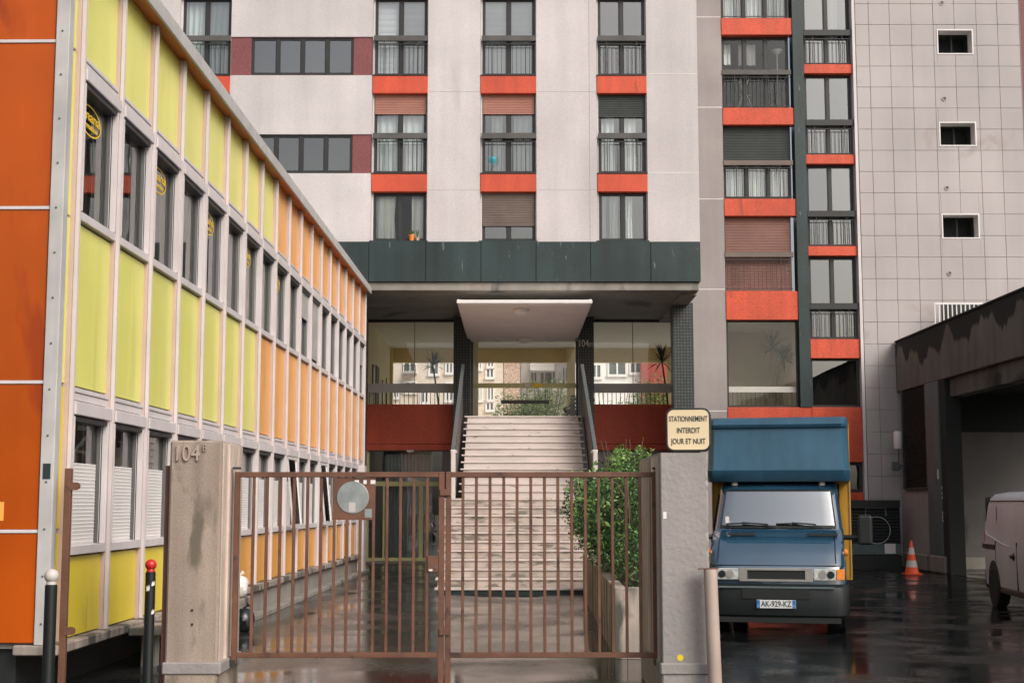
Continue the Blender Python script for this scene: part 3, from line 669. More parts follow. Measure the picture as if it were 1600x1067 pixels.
# ============================================================ GARAGE ON THE RIGHT (wall along Y at X=XG)
XG = 10.7
ga = thing('garage_building', 'sooty concrete garage with a dark open vehicle bay and louvred vent', 'garage', (0, 0, 0))
def yg(u): return XG * F_PX / (u - 800) * 1.0
def zg(v, Y): return zz(v, Y)
yfar = 39.5
ztop, zbot = zz(535, 39.3), zz(612, 39.3)
bx('parapet', 'garage_soot', ga, XG, XG + .4, 10, yfar, zbot, ztop, .02)
bx('parapet_coping', 'garage_soot', ga, XG - .03, XG + .45, 10, yfar - .05, ztop + .002, ztop + .05)
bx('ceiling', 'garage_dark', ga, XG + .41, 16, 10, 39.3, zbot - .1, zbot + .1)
# louvre bay, post, side wall
y1 = yg(1447); y2 = yg(1467)
zl0 = zz(763, 37)
wallp = MB().box(XG + .05, XG + .35, y1, yfar - .02, .45, zl0).build('bay_wall', 'grey_wall', ga)
bx('bay_base', 'concrete', ga, XG - .05, XG + .5, y2 - .2, yfar - .3, 0, .44, .04)
lv = MB().box(XG + .14, XG + .35, y1, yfar - .02, zl0 + .004, zbot - .004).build('louvre', 'black', ga)
ls = MB(); n = 46
for i in range(n):
    z = zl0 + .03 + (zbot - zl0 - .06) * i / n; ls.add([(XG + .02, y1 + .08, z), (XG + .02, 38.9, z), (XG + .12, 38.9, z + .05), (XG + .12, y1 + .08, z + .05)], [(0, 1, 2, 3)])
    ls.add([(XG + .02, y1 + .08, z), (XG + .02, 38.9, z), (XG + .02, 38.9, z + .012), (XG + .02, y1 + .08, z + .012)], [(0, 1, 2, 3)])
ls.build('louvre_slats', 'shutter_dark', lv, recalc=False)
bx('louvre_frame', 'iron', lv, XG - .01, XG + .1, y1 + .0, y1 + .07, zl0, zbot - .01); bx('louvre_frame', 'iron', lv, XG - .01, XG + .1, 38.9, 39.0, zl0, zbot - .01); bx('louvre_frame', 'iron', lv, XG - .01, XG + .1, y1 + .07, 38.9, zl0 - .04, zl0 + .03)
po = bx('gate_post', 'teal_post', ga, XG - .02, XG + .3, y2, y1 - .02, .44, zbot - .003, .01)
for v in (762, 770, 777, 801, 807, 813):
    z = zz(v, y2 - .0); bx('white_stripe', 'white', po, XG + .01, XG + .27, y2 - .012, y2 - .003, z - .035, z + .035)
bx('white_stripe', 'white', po, XG - .026, XG - .021, y2 + .1, y2 + .2, zz(748, y2), zz(733, y2))
bx('door_track', 'garage_dark', ga, XG + .02, XG + .4, y2 - .5, y2 - .02, 0, zbot - .004)
bx('lintel', 'garage', ga, XG + .15, XG + .5, 10, y2 - .5, zbot - .45, zbot - .004)
YBK = 38.6
zdk = zz(675, YBK)
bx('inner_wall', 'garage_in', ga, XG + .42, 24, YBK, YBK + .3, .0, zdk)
bx('inner_wall', 'garage_dark', ga, XG + .42, 24, YBK - .01, YBK + .3, zdk + .003, zbot - .1)  # upper part of the back wall in near black
bx('wall_kerb', 'concrete', ga, XG + .42, 24, YBK - .12, YBK - .003, .0, .30)
bx('wall_opening', 'black', ga, xa(1480, 778, YBK), xa(1502, 778, YBK), YBK - .02, YBK + .05, zz(790, YBK), zz(767, YBK))
for yq in (14, 22, 30): bx('far_column', 'garage', ga, 15.6, 15.95, yq, yq + .4, 0, zbot - .1)
gw = MB().quad((XG + .1, 10, .006), (24, 10, .006), (24, 38.0, .006), (XG + .1, 38.0, .006)).build('garage_floor', 'asphalt', ga)
# white guard rail on the garage roof in front of the tower
gr = thing('guard_rail', 'white steel guard rail on the garage roof against the tiled tower', 'railing', (0, 0, 0))
ra, rb_ = xa(1460, 480, 39.0), xa(1536, 480, 39.0); zt_, zb_ = zz(473, 39.0), ztop - .35
bx('top_rail', 'white', gr, ra, rb_, 38.98, 39.02, zt_ - .05, zt_)
bx('bottom_rail', 'white', gr, ra, rb_, 38.985, 39.015, zb_, zb_ + .04)
for i in range(12):
    x = ra + .01 + (rb_ - ra - .02) * i / 11; bx('bar', 'white', gr, x - .014, x + .014, 38.986, 39.014, zb_ + .04, zt_ - .05)
bx('tower_door', 'black', tw, xa(1470, 490, YR), xa(1534, 490, YR), YR - .11, YR - .0, ztop - .6, zz(474.5, YR))
# slatted dark fence at the foot of the tower
sf = thing('slatted_fence', 'black slatted metal fence with a painted ring at the foot of the tower', 'fence', (0, 0, 0))
Yx = 38.5; fa, fb_ = xa(1300, 820, Yx), xa(1407, 820, Yx)
zt_, zb_ = zz(781, Yx), zz(849, Yx)
bx('top_rail', 'plastic_grey', sf, fa, fb_, Yx - .03, Yx + .05, zt_ - .22, zt_)
for i in range(11):
    z = zb_ + (zt_ - .24 - zb_) * i / 11; MB().add([(fa, Yx, z), (fb_, Yx, z), (fb_, Yx + .05, z + .07), (fa, Yx + .05, z + .07), (fb_, Yx, z + .02), (fa, Yx, z + .02), (fb_, Yx + .05, z + .085), (fa, Yx + .05, z + .085)], [(0, 1, 2, 3), (4, 5, 7, 6), (0, 1, 4, 5), (3, 2, 6, 7)]).build('slat', 'plastic_grey', sf)
bx('backing', 'black', sf, fa, fb_, Yx + .1, Yx + .13, .3, zt_ - .01)
bx('base_panel', 'teal_post', sf, fa, fb_, Yx - .02, Yx + .09, zz(866, Yx), zb_ - .01)
bx('base_panel', 'plastic_grey', sf, fa, fb_, Yx - .05, Yx + .09, .0, zz(867, Yx))
bx('white_patch', 'white', sf, xa(1382, 858, Yx), xa(1399, 858, Yx), Yx - .026, Yx - .021, zz(864.5, Yx), zz(849, Yx))
for i, (r, u, v) in enumerate(((.36, 1370, 828),)):
    t = MB(); t.tube([(xa(u, v, Yx) + r * math.cos(q * .314), Yx - .012, zz(v, Yx) + r * math.sin(q * .314)) for q in range(21)], .009, 5); t.build('painted_ring', 'steel_light', sf)
t = MB(); t.tube([(xa(1352, 795, Yx), Yx - .012, zz(808, Yx)), (xa(1352, 795, Yx), Yx - .012, zz(794, Yx)), (xa(1383, 795, Yx), Yx - .012, zz(794, Yx)), (xa(1384, 795, Yx), Yx - .012, zz(806, Yx))], .008, 5); t.build('painted_ring', 'steel_light', sf)
# security camera, cable and small floodlight on the bay corner
cc = thing('security_camera', 'white bullet security camera on the garage corner', 'camera', (XG, 39.0, zz(690, 39.0)))
MB().lathe([(.0, -.28), (.10, -.27), (.115, -.2), (.115, .16), (.09, .2), (0, .2)], (-.16, -.1, .08), 14, axis='Z').build('body', 'white', cc, smooth=True)
MB().tube([(0, 0, -.12), (-.1, -.06, -.12), (-.16, -.1, -.06)], .022, 6).build('bracket', 'steel', cc)
MB().tube([(-.14, -.1, -.2), (-.16, -.1, -.55), (-.10, -.06, -.75), (0.02, 0, -.6), (.02, 0, -.2)], .012, 6).build('cable', 'iron', cc)
fl = thing('floodlight', 'small grey floodlight under the security camera', 'floodlight', (XG, 39.0, zz(729, 39.0)))
bx('lamp_housing', 'steel', fl, -.34, -.14, -.16, -.04, -.12, .14, .015); bx('bracket', 'steel', fl, -.14, .03, -.08, -.04, 0, .05)
# traffic cone
cp = G(1425, 897)
co = thing('traffic_cone', 'orange and white striped traffic cone before the garage bay', 'cone', (cp.x, cp.y, 0))
MB().box(-.22, .22, -.22, .22, 0.002, .04).build('base', 'cone_orange', co, .01)
prof = [(.18, .04), (.150, .16), (.125, .32), (.095, .46), (.07, .62), (.045, .78), (.03, .80)]
for i, (a, b, mm) in enumerate(((0, 1, 'cone_orange'), (1, 2, 'cone_orange'), (2, 3, 'cone_white'), (3, 4, 'cone_orange'), (4, 5, 'cone_white'))):
    pass
zs_ = [.04, .22, .42, .60, .80, 1.0]; rs_ = [.185, .150, .118, .09, .062, .032]
for i in range(5): MB().lathe([(rs_[i], zs_[i]), (rs_[i + 1], zs_[i + 1])], (0, 0, 0), 20).build('band', 'cone_white' if i in (1, 3) else 'cone_orange', co, smooth=True)
co.scale = (.95, .95, .82)
MB().lathe([(.032, 1.0), (.02, 1.012), (0, 1.012)], (0, 0, 0), 20).build('tip', 'cone_orange', co)

# ============================================================ LEFT PREFAB BUILDING (local x outward, y along the wall)
WB = .0126; WA = -4.6406
Y0 = 13.85
pf = thing('prefab_building', 'low prefab building with yellow and orange panels between white mullions', 'building', (.93 * (WA + WB * Y0), .93 * Y0, .1225), -math.atan(WB))
pf.scale = (.93, .93, .93)
NB = 18; m0 = .37; mod = 1.4; LEN = m0 + NB * mod
rows = {'low': (.41, 1.21), 'mid': (2.94, 4.61), 'top': (6.38, 7.60)}
WIN = {'lower': (1.22, 2.92), 'upper': (4.62, 6.37)}
def panel_mesh(z0, z1, m): return MB().box(-.05, -.012, -.645, .645, z0, z1).mesh('panel', m, .006)
pm = {(r, c): panel_mesh(*rows[r], c) for r in rows for c in ('yellow', 'yellow2', 'orange', 'orange2')}
# mullion: two-stepped aluminium profile
mm_ = MB().box(-.05, .030, -.055, .055, .40, 7.60, 0).box(.030, .075, -.022, .022, .401, 7.598, 1)
mull = mm_.mesh('mullion', ['alu_pink', 'alu'], .004)
for k in range(NB + 1): place('mullion', mull, pf, (0, m0 + mod * k, 0))
for k in range(-1, NB):
    y = m0 + mod * (k + .5)
    for r in rows:
        lim = {'low': 6, 'mid': 7, 'top': 8}[r]
        if k == -1: c = 'yellow2' if r == 'low' else 'yellow'
        else: c = ('yellow2' if r == 'low' else 'yellow') if k < lim else ('orange2' if r == 'low' else 'orange')
        if k == -1: continue
        place('panel', pm[(r, c)], pf, (0, y, 0))
# narrow filler by the corner
for z0, z1, c in ((.41, 1.45, 'yellow2'), (1.50, 2.90, 'yellow2'), (2.94, 4.61, 'yellow'), (4.64, 6.33, 'yellow'), (6.37, 7.6, 'yellow')):
    bx('corner_panel', c, pf, -.05, -.012, .12, m0 - .056, z0, z1)
# window units
fw_ = .645
def unit(z0, z1, lower):
    f = MB(); ht = .15
    f.box(-.05, .012, -fw_, fw_, z1 - .13, z1 - .055); f.box(-.05, .025, -fw_, fw_, z1 - .05, z1 - .005)          # strips above
    f.box(-.05, .02, -fw_, -fw_ + .05, z0 + .10, z1 - .131); f.box(-.05, .02, fw_ - .05, fw_, z0 + .10, z1 - .131)   # jambs
    f.box(-.05, .045, -fw_, fw_, z0 + .01, z0 + .10)                                                                # sill
    f.box(-.09, -.045, -fw_ + .05, -fw_ + .08, z0 + .101, z1 - .3, 1); f.box(-.09, -.02, fw_ - .085, fw_ - .05, z0 + .101, z1 - .3, 1)
    f.box(-.12, -.07, .10, .13, z0 + .101, z1 - .3, 1)
    return f.mesh('window', ['alu', 'sash_grey'], .004)
um = {k: unit(*WIN[k], k == 'lower') for k in WIN}
bxm = {k: MB().box(-.02, .075, -fw_ + .02, fw_ - .02, WIN[k][1] - .285, WIN[k][1] - .15).mesh('shutter_box', 'alu', .008) for k in WIN}
gdm = {(k, q): MB().box(-.01, .055, q - .015, q + .015, WIN[k][0] + .101, WIN[k][1] - .301).mesh('guide_rail', 'alu', .003) for k in WIN for q in (-fw_ + .065, fw_ - .065)}
hdm = {k: MB().box(-.09, .05, -fw_ + .11, fw_ - .11, WIN[k][1] - .345, WIN[k][1] - .302).mesh('head_shadow_rail', 'iron') for k in WIN}  # dark strip put in for the shadow under the shutter box
pnm = {k: MB().quad((-.065, -fw_ + .08, WIN[k][0] + .1), (-.065, fw_ - .085, WIN[k][0] + .1), (-.065, fw_ - .085, WIN[k][1] - .3), (-.065, -fw_ + .08, WIN[k][1] - .3)).mesh('pane', 'pane_left') for k in WIN}
bl = MB(); n = 22; z0 = WIN['lower'][0] + .10
for i in range(n):
    a = z0 + .84 * i / n; h = .84 / n
    bl.add([(-.055, -fw_ + .125, a), (-.055, fw_ - .145, a), (-.048, fw_ - .145, a + h * .8), (-.048, -fw_ + .125, a + h * .8), (-.056, fw_ - .145, a + h), (-.056, -fw_ + .125, a + h)], [(0, 1, 2, 3), (3, 2, 4, 5)])
blm = bl.mesh('slatted_blind', 'white', recalc=False)
vb = MB()
for i in range(7):
    y = -fw_ + .16 + i * .165; vb.quad((-.20, y, 0), (-.16, y + .07, 0), (-.16, y + .07, 1.35), (-.20, y, 1.35))
vbm = vb.mesh('vertical_blind', 'blind', recalc=False)
shm = {}
for q, fr_ in (('part', .42), ('full', .94)):
    s = MB(); z1 = WIN['upper'][1] - .302; hh = (WIN['upper'][1] - WIN['upper'][0] - .4) * fr_; nn = int(hh / .05)
    for i in range(nn):
        a = z1 - hh + i * hh / nn; h = hh / nn
        s.add([(.0, -fw_ + .102, a), (.0, fw_ - .102, a), (.012, fw_ - .102, a + h * .5), (.012, -fw_ + .102, a + h * .5), (.0, fw_ - .102, a + h), (.0, -fw_ + .102, a + h)], [(0, 1, 2, 3), (3, 2, 4, 5)])
    shm[q] = s.mesh('roller_shutter', 'alu_roof', recalc=False)
ring = MB(); nr = 32
for i in range(nr):
    a, b = 2 * math.pi * i / nr, 2 * math.pi * (i + 1) / nr
    ring.quad((0, .40 * math.cos(a), .165 * math.sin(a)), (0, .40 * math.cos(b), .165 * math.sin(b)), (0, .368 * math.cos(b), .149 * math.sin(b)), (0, .368 * math.cos(a), .149 * math.sin(a)))
rgm = ring.mesh('sticker_ring', 'sticker')
for k in range(NB):
    y = m0 + mod * (k + .5)
    for kind in ('lower', 'upper'):
        wn = place('window', um[kind], pf, (0, y, 0))
        place('shutter_box', bxm[kind], wn); [place('guide_rail', gdm[(kind, q)], wn) for q in (-fw_ + .065, fw_ - .065)]; place('head_shade_strip', hdm[kind], wn)
        tilt = kind == 'lower' and k in (9, 12)
        pn = place('pane', pnm[kind], wn)
        if tilt:
            s = MB(); z0, z1 = WIN['lower'][0] + .1, WIN['lower'][1] - .32; L_ = z1 - z0; dx = .13
            for (ya, yb) in ((-.53, -.46), (.44, .51)): s.add([(.03, ya, z1), (.03, yb, z1), (.03 + dx, yb, z0), (.03 + dx, ya, z0), (.06, ya, z1), (.06, yb, z1), (.06 + dx, yb, z0), (.06 + dx, ya, z0)], [(0, 1, 2, 3), (4, 7, 6, 5), (0, 3, 7, 4), (1, 5, 6, 2), (3, 2, 6, 7), (0, 4, 5, 1)])
            s.bar((.045, -.53, z1), (.045, .51, z1), .05, .05); s.bar((.045 + dx, -.53, z0), (.045 + dx, .51, z0), .05, .06)
            s.build('tilted_sash', 'alu', wn)
            MB().quad((.045, -.46, z1), (.045, .44, z1), (.045 + dx, .44, z0), (.045 + dx, -.46, z0)).build('tilted_pane', 'pane_left', wn)
        if kind == 'lower': place('slatted_blind', blm, wn)
        if kind == 'upper':
            if k in (10, 17): place('roller_shutter', shm['part'], wn)
            if k == 11: place('roller_shutter', shm['full'], wn)
            if k in (5, 13, 15): place('vertical_blind', vbm, wn, (0, 0, WIN['upper'][0] + .1))
            if k in (0, 2, 4, 6, 8):
                place('sticker_ring', rgm, wn, (-.058, -.08, 5.80))
                lettering('umana', .155, 'sticker', wn, (-.058, -.08, 5.845), (math.pi / 2, 0, math.pi / 2), .001, 'sticker_lettering', sx=1.75, weight=.003)
                lettering('formation', .088, 'sticker', wn, (-.058, -.08, 5.735), (math.pi / 2, 0, math.pi / 2), .001, 'sticker_lettering', sx=1.55, weight=.002)
        if kind == 'lower' and k == 0:
            lettering('France', .075, 'ink', wn, (-.058, -.30, 2.16), (math.pi / 2, 0, math.pi / 2), .001, 'sticker_lettering')
        if kind == 'lower' and k == 1:
            bx('paper_notice', 'white', wn, -.06, -.057, -.46, -.26, 2.18, 2.42)
# corner, gable, roof edge, ledge
bx('corner_post', 'alu_roof', pf, -.105, .03, -.03, .115, .40, 7.6, .006)  # grey metal puts the shade of its front face into the colour
scm = MB().lathe([(.012, 0), (.009, -.008), (0, -.009)], (0, 0, 0), 8, axis='Y').mesh('screw', 'steel')
for i in range(16): place('screw', scm, pf, (-.04, -.03, .6 + i * .45))
gz = [.40, 1.477, 2.921, 4.651, 6.351, 7.6]
for c in range(3):
    xa_, xb_ = -.11 - 1.75 * (c + 1), -.11 - 1.75 * c
    for i in range(5):
        bx('gable_panel', 'deep_orange', pf, xa_ + .006, xb_ - .006, .0, .05, gz[i] + .018, gz[i + 1] - .018, .006)
for i in range(1, 5): bx('gable_strip', 'alu', pf, -5.4, -.107, -.012, .05, gz[i] - .017, gz[i] + .017, .004)
bx('roof_edge', 'alu_roof', pf, .165, .20, -.25, LEN + .1, 7.565, 7.76, .006)
bx('roof', 'alu_roof', pf, -6, .164, -.25, LEN + .1, 7.64, 7.75)
bx('eave_soffit', 'soffit_orange', pf, -.05, .163, -.2, LEN + .1, 7.605, 7.635)
bx('inner_wall', 'room', pf, -2.6, -2.5, .06, LEN, .4, 7.6)
for z in (.36, 3.2, 7.45): bx('floor_slab', 'room', pf, -2.5, -.052, .06, LEN - .05, z, z + .14)
for k in range(0, NB, 2):
    bx('partition', 'room_pale', pf, -2.49, -.11, m0 + mod * k - .04, m0 + mod * k + .04, .51, 3.19); bx('partition', 'room_pale', pf, -2.49, -.11, m0 + mod * k - .04, m0 + mod * k + .04, 3.35, 7.44)
bx('end_wall', 'grey_wall', pf, -6, .05, LEN + .06, LEN + .25, -.135, 7.6)
random.seed(5)
yy = -.05
while yy < LEN:
    l = random.uniform(1.2, 1.6); bx('ledge_slab', 'planter', pf, -.3, .13 + random.uniform(-.01, .01), yy, min(yy + l, LEN) - .008, .30 + random.uniform(-.006, .006), .398, .012); yy += l
bx('bench_slab', 'planter', pf, .135, .52, 2.35, 4.6, .27, .36, .012)
bx('bench_slab', 'planter', pf, .135, .44, 6.0, 7.95, .27, .36, .012)
bx('bench_support', 'concrete', pf, .14, .30, 6.2, 6.4, -.135, .268); bx('bench_support', 'concrete', pf, .14, .28, 7.4, 7.6, -.135, .268)
bx('bench_support', 'concrete', pf, .14, .30, 2.9, 3.1, -.135, .268); bx('bench_support', 'concrete', pf, .14, .30, 4.2, 4.4, -.135, .268)
bx('plinth', 'black', pf, -5.4, -.32, .12, 4.6, -.135, .39)  # black stands in for deep shade under the near end
bx('plinth', 'concrete', pf, -.5, .04, 4.61, LEN, -.135, .30)
bx('plinth_kerb', 'concrete', pf, .045, .24, 4.7, LEN, -.135, -.04, .015)
bx('downpipe_casing', 'alu', pf, .05, .22, LEN - 1.3, LEN - .75, -.12, 2.75, .01)
# stickers on the corner post and gable
bx('corner_sticker', 'ink', pf, -.075, .0, -.034, -.0305, 1.98, 2.13)
bx('gable_sticker', 'orange', pf, -.62, -.45, -.004, -.001, 1.58, 1.76)
bx('gable_mark', 'cone_orange', pf, -.60, -.52, -.004, -.001, 1.80, 1.84)

# ============================================================ GATE, PILLARS, SIGN
YP = 12.6
def ribbed(x, ya, yb, z0, z1, side, n):
    """board-marked face: vertical boards of uneven width and depth along Y at x"""
    mb = MB(); y = ya; random.seed(3)
    while y < yb - .01:
        wv = random.uniform(.06, .11); d = random.uniform(.004, .022); e = min(y + wv, yb)
        mb.box(min(x, x + side * d), max(x, x + side * d), y + .003, e - .003, z0, z1); y = e
    return mb
pl = thing('gate_pillar', 'stained tan concrete gate pillar numbered 104 B', 'pillar', (0, 0, 0))
xl0, xl1 = xa(261.5, 860, YP), xa(343, 860, YP); zpt = 2.30
bx('shaft', 'pillar_tan', pl, xl0, xl1, YP, YP + .95, .30, zpt, .018)
ribbed(xl1 - .002, YP + .05, YP + .94, .32, zpt - .02, 1, 12).build('board_marks', 'board', pl)
bx('base', 'pillar_tan', pl, xl0 - .005, xl1 + .004, YP - .004, YP + .96, 0, .296, .015)
bx('band', 'pillar_grey', pl, xl0 - .02, xl1 + .035, YP - .022, YP + .97, .27, .375, .012)
lettering('104', .20, 'pipe', pl, (xa(292, 709, YP), YP - .012, zz(709, YP)), extrude=.012, name='house_number', sx=.80, weight=.0)
lettering('B', .09, 'pipe', pl, (xa(320, 702, YP), YP - .012, zz(700, YP)), extrude=.012, name='house_number', sx=.7, weight=.0)
for v in (953, 975): MB().lathe([(.012, -.006), (.012, 0), (0, 0)], (xa(300, v, YP), YP, zz(v, YP)), 10, axis='Y').build('screw_hole', 'iron', pl)
pr = thing('gate_pillar', 'grey painted concrete gate pillar with flaking corner carrying the square sign', 'pillar', (0, 0, 0))
xr0, xr1 = xa(1033.5, 880, YP), xa(1109, 880, YP); zpr = 2.19
# chipped right edge: front face built as a column of slices whose corner wanders
random.seed(21); sl = MB(); nz = 46; rowsF = []
for i in range(nz + 1):
    z = .30 + (zpr - .30) * i / nz; c = random.choice((0, 0, .004, .008, .016)) if 0 < i < nz else .004
    rowsF.append([(xr0, YP + 2.0, z), (xr0, YP + .008, z), (xr0 + .008, YP, z), (xr1 - .018 - c, YP, z), (xr1 - .002 - c * .6, YP + .016 + c, z), (xr1, YP + .05, z), (xr1, YP + 2.0, z), (xr0, YP + 2.0, z)])
sl.grid(rowsF); sl.quad(*[rowsF[-1][i] for i in range(7)]); sl.build('shaft', 'pillar_grey', pr)
ribbed(xr0 + .002, YP + .16, YP + 1.98, .32, zpr - .03, -1, 20).build('board_marks', 'board', pr)
bx('base', 'pillar_grey', pr, xr0 - .01, xr1 + .01, YP - .012, YP + 2.0, 0, .296, .015)
bx('band', 'pillar_grey', pr, xr0 - .022, xr1 + .02, YP - .028, YP + 2.01, .27, .37, .012)
MB().lathe([(.028, -.003), (.028, 0), (0, -.0031)], (xa(1063, 1029, YP), YP, zz(1029, YP) + .012), 14, axis='Y').build('round_sticker', 'yellow2', pr)
MB().box(0, .03, 0, .004, 0, .06).build('flake', 'white', pr, loc=(xa(1036, 800, YP), YP - .003, zz(810, YP)))
# sign
sg = thing('parking_sign', 'cream rounded square no parking sign box standing on the grey pillar', 'sign', (0, 0, 0))
def rrect(cx, cz, w, h, r, n=6):
    p = []
    for k, (sx_, sz_) in enumerate(((1, 1), (-1, 1), (-1, -1), (1, -1))):
        for i in range(n + 1):
            t = math.pi / 2 * k + math.pi / 2 * i / n; p.append((cx + sx_ * (w / 2 - r) + r * math.cos(t), cz + sz_ * (h / 2 - r) + r * math.sin(t)))
    return p
s0, s1 = P(1040, 638, YP + .1), P(1111, 706, YP + .1)
scx, scz, sw, sh_ = (s0.x + s1.x) / 2, (s0.z + s1.z) / 2 + .004, s1.x - s0.x, s0.z - s1.z
sg.location = (scx, YP + .1, scz); sg.rotation_euler = (0, 0, R(-9))
MB().prism(rrect(0, 0, sw, sh_, .07), 'Y', 0, .13).build('sign_box', 'iron', sg, .006)
MB().prism(rrect(0, 0, sw - .035, sh_ - .035, .055), 'Y', -.006, -.001).build('sign_face', 'sign_cream', sg)
for t, dzz in (('STATIONNEMENT', .095), ('INTERDIT', -.008), ('JOUR ET NUIT', -.105)):
    lettering(t, .068, 'ink', sg, (0, -.0085, dzz), extrude=.001, sx=.62 if t[0] == 'S' else .70, weight=.0006)
MB().tube([(-.05, .07, -sh_ / 2 - .03), (-.05, .07, -sh_ / 2 + .02)], .02, 8).build('foot', 'iron', sg)
bx('foot_plate', 'iron', sg, -.12, .1, .02, .12, -sh_ / 2 - .022, -sh_ / 2 + .004)

YG = 13.0
gtop, gbot = zz(737, YG), zz(1027, YG)
gx = lambda u: xa(u, 880, YG)
rh = zz(737, YG) - zz(745.5, YG)
def leaf(name, label, uL0, uL1, uR0, uR1, bars, y, skip=None):
    t = thing(name, label, 'gate', (0, 0, 0), group=None)
    bx('stile', 'rust', t, gx(uL0), gx(uL1), y - .025, y + .025, gbot - .06 if uL0 < 400 else .02, gtop, .004)
    bx('stile', 'rust', t, gx(uR0), gx(uR1), y - .025, y + .025, gbot - .06 if uR0 > 900 else .02, gtop, .004)
    bx('top_rail', 'rust', t, gx(uL1), gx(uR0), y - .022, y + .022, gtop - rh, gtop - .001, .004)
    bx('bottom_rail', 'rust', t, gx(uL1), gx(uR0), y - .022, y + .022, gbot, gbot + rh * .95, .004)
    bme = {}
    for (ub, zt_b) in bars:
        z1 = (gtop - rh) if zt_b is None else zt_b
        k = round(z1, 3)
        if k not in bme: bme[k] = MB().box(-.0135, .0135, -.012, .012, gbot + rh * .95, z1).mesh('bar', 'rust', .003)
        place('bar', bme[k], t, (gx(ub), y, 0), (0, 0, random.uniform(-.03, .03)))
    return t
px_a, px_b, pz0, pz1 = gx(518.5), gx(585.5), zz(812, YG), gtop - rh
barsL = []
for i, u in enumerate([394.5, 415.5, 436.5, 458, 479, 500.5, 521.5, 541.5, 562, 583, 604, 625, 646, 667]):
    barsL.append((u, pz0 if 518 < u < 586 else None))
gL = leaf('gate_leaf', 'rust brown barred gate leaf with a round grey disc plate', 364.5, 372.5, 685, 694, barsL, YG)
barsR = [(u, None) for u in [723, 744, 765.5, 787, 808, 829.5, 851, 872, 893.5, 915, 936, 957.5, 979, 1000.5]]
gR = leaf('gate_leaf', 'rust brown barred gate leaf of plain bars before the stairs', 696, 704.5, 1019.5, 1028.5, barsR, YG + .004)
sp = bx('sign_plate', 'rust', gL, px_a, px_b, YG - .008, YG + .008, pz0, pz1 - .002, .002)
dcx, dcz = xa(551.5, 777, YG), zz(777, YG)
MB().lathe([(0, -.004), (.142, -.004), (.146, -.001), (.146, .004)], (dcx, YG - .012, dcz), 40, axis='Y').build('round_plate', 'plate_grey', sp)
bx('paper_scrap', 'cone_white', sp, dcx - .035, dcx + .025, YG - .0185, YG - .017, dcz - .13, dcz - .045)
bx('paper_scrap', 'plate_grey', sp, px_b - .095, px_b - .03, YG - .0105, YG - .009, pz0 + .02, pz0 + .10)
for dx, w_ in ((-.19, .04), (-.11, .03), (-.045, .045)): bx('paper_scrap', 'white', sp, px_b + dx, px_b + dx + w_, YG - .0105, YG - .009, pz1 - .06, pz1 - .025)
for sx_ in (.02, .98):
    for sz_ in (.04, .96): MB().lathe([(.007, -.003), (.007, .002)], (px_a + (px_b - px_a) * sx_, YG - .009, pz0 + (pz1 - pz0) * sz_), 8, axis='Y').build('rivet', 'rust_side', sp)
lk = bx('lock_box', 'rust', gL, gx(668), gx(684.9), YG - .03, YG + .03, zz(893, YG), zz(868, YG), .004)
MB().lathe([(.012, -.006), (.012, 0)], (gx(681), YG - .031, zz(886, YG)), 10, axis='Y').build('lock_cylinder', 'steel', lk)
bx('lock_label', 'white', lk, gx(670.5), gx(676), YG - .033, YG - .0305, zz(891.5, YG), zz(888.5, YG))
for v in (768.5, 986):
    bx('strike_plate', 'rust', gL, gx(687), gx(703.5), YG - .045, YG - .026, zz(v + 5.5, YG), zz(v - 5, YG), .003)
for t_, u0, u1 in ((gL, 361, 372), (gR, 1021, 1032)):
    for v in (733, 1030): bx('hinge', 'iron', t_, gx(u0), gx(u1), YG - .03, YG + .05, zz(v, YG) - (.05 if v > 900 else .0), zz(v, YG) + (.02 if v < 900 else .0))
# small gate posts left of the pillar
rp = thing('rusty_post', 'rust brown flat steel post with two latch tabs against the yellow panels', 'post', (xa(103, 870, 12.9), 12.9, 0), 0)
bx('steel_flat', 'rust', rp, -.030, .030, -.03, .03, 0, 2.06, .004)
for z in (1.90, .62): MB().prism([(0, z - .035), (.09, z - .035), (.115, z - .02), (.12, z), (.115, z + .02), (.09, z + .035), (0, z + .035)], 'Y', -.036, -.031).build('latch_tab', 'rust', rp)
rq = thing('rusty_post', 'slim dark brown steel post against the left side of the tan pillar', 'post', (xl0 - .035, YP + .12, 0))
bx('angle_iron', 'rust_side', rq, -.022, .022, -.03, .03, 0, 2.08, .003); bx('hinge', 'iron', rq, -.05, .025, -.035, -.031, .28, .34)

# ============================================================ BOLLARDS, PIPE
def bollard(u, v, Y, ball, label, rad, ballm):
    o = thing('bollard', label, 'bollard', (xa(u, v, Y), Y, 0)); zt = zz(v, Y)
    MB().lathe([(rad * 1.08, 0), (rad, .03), (rad, zt - ball * 2.35), (rad * .92, zt - ball * 2.3), (rad * .92, zt - ball * 2.2)], (0, 0, 0), 24).build('shaft', 'bollard', o, smooth=True)
    pr_ = [(rad * .8, zt - ball * 2.3), (rad * .78, zt - ball * 1.9)] + [(ball * math.sin(t), zt - ball - ball * math.cos(t)) for t in [R(q) for q in range(40, 181, 10)]]
    MB().lathe(pr_, (0, 0, 0), 24).build('ball', ballm, o, smooth=True)
    return o
bollard(81, 888, 9.5, .047, 'black bollard topped with a white ball beside the orange gable', .040, 'cone_white')
b2 = bollard(236, 873, 11.4, .045, 'slim black bollard topped with a red ball before the yellow panels', .040, 'red_ball')
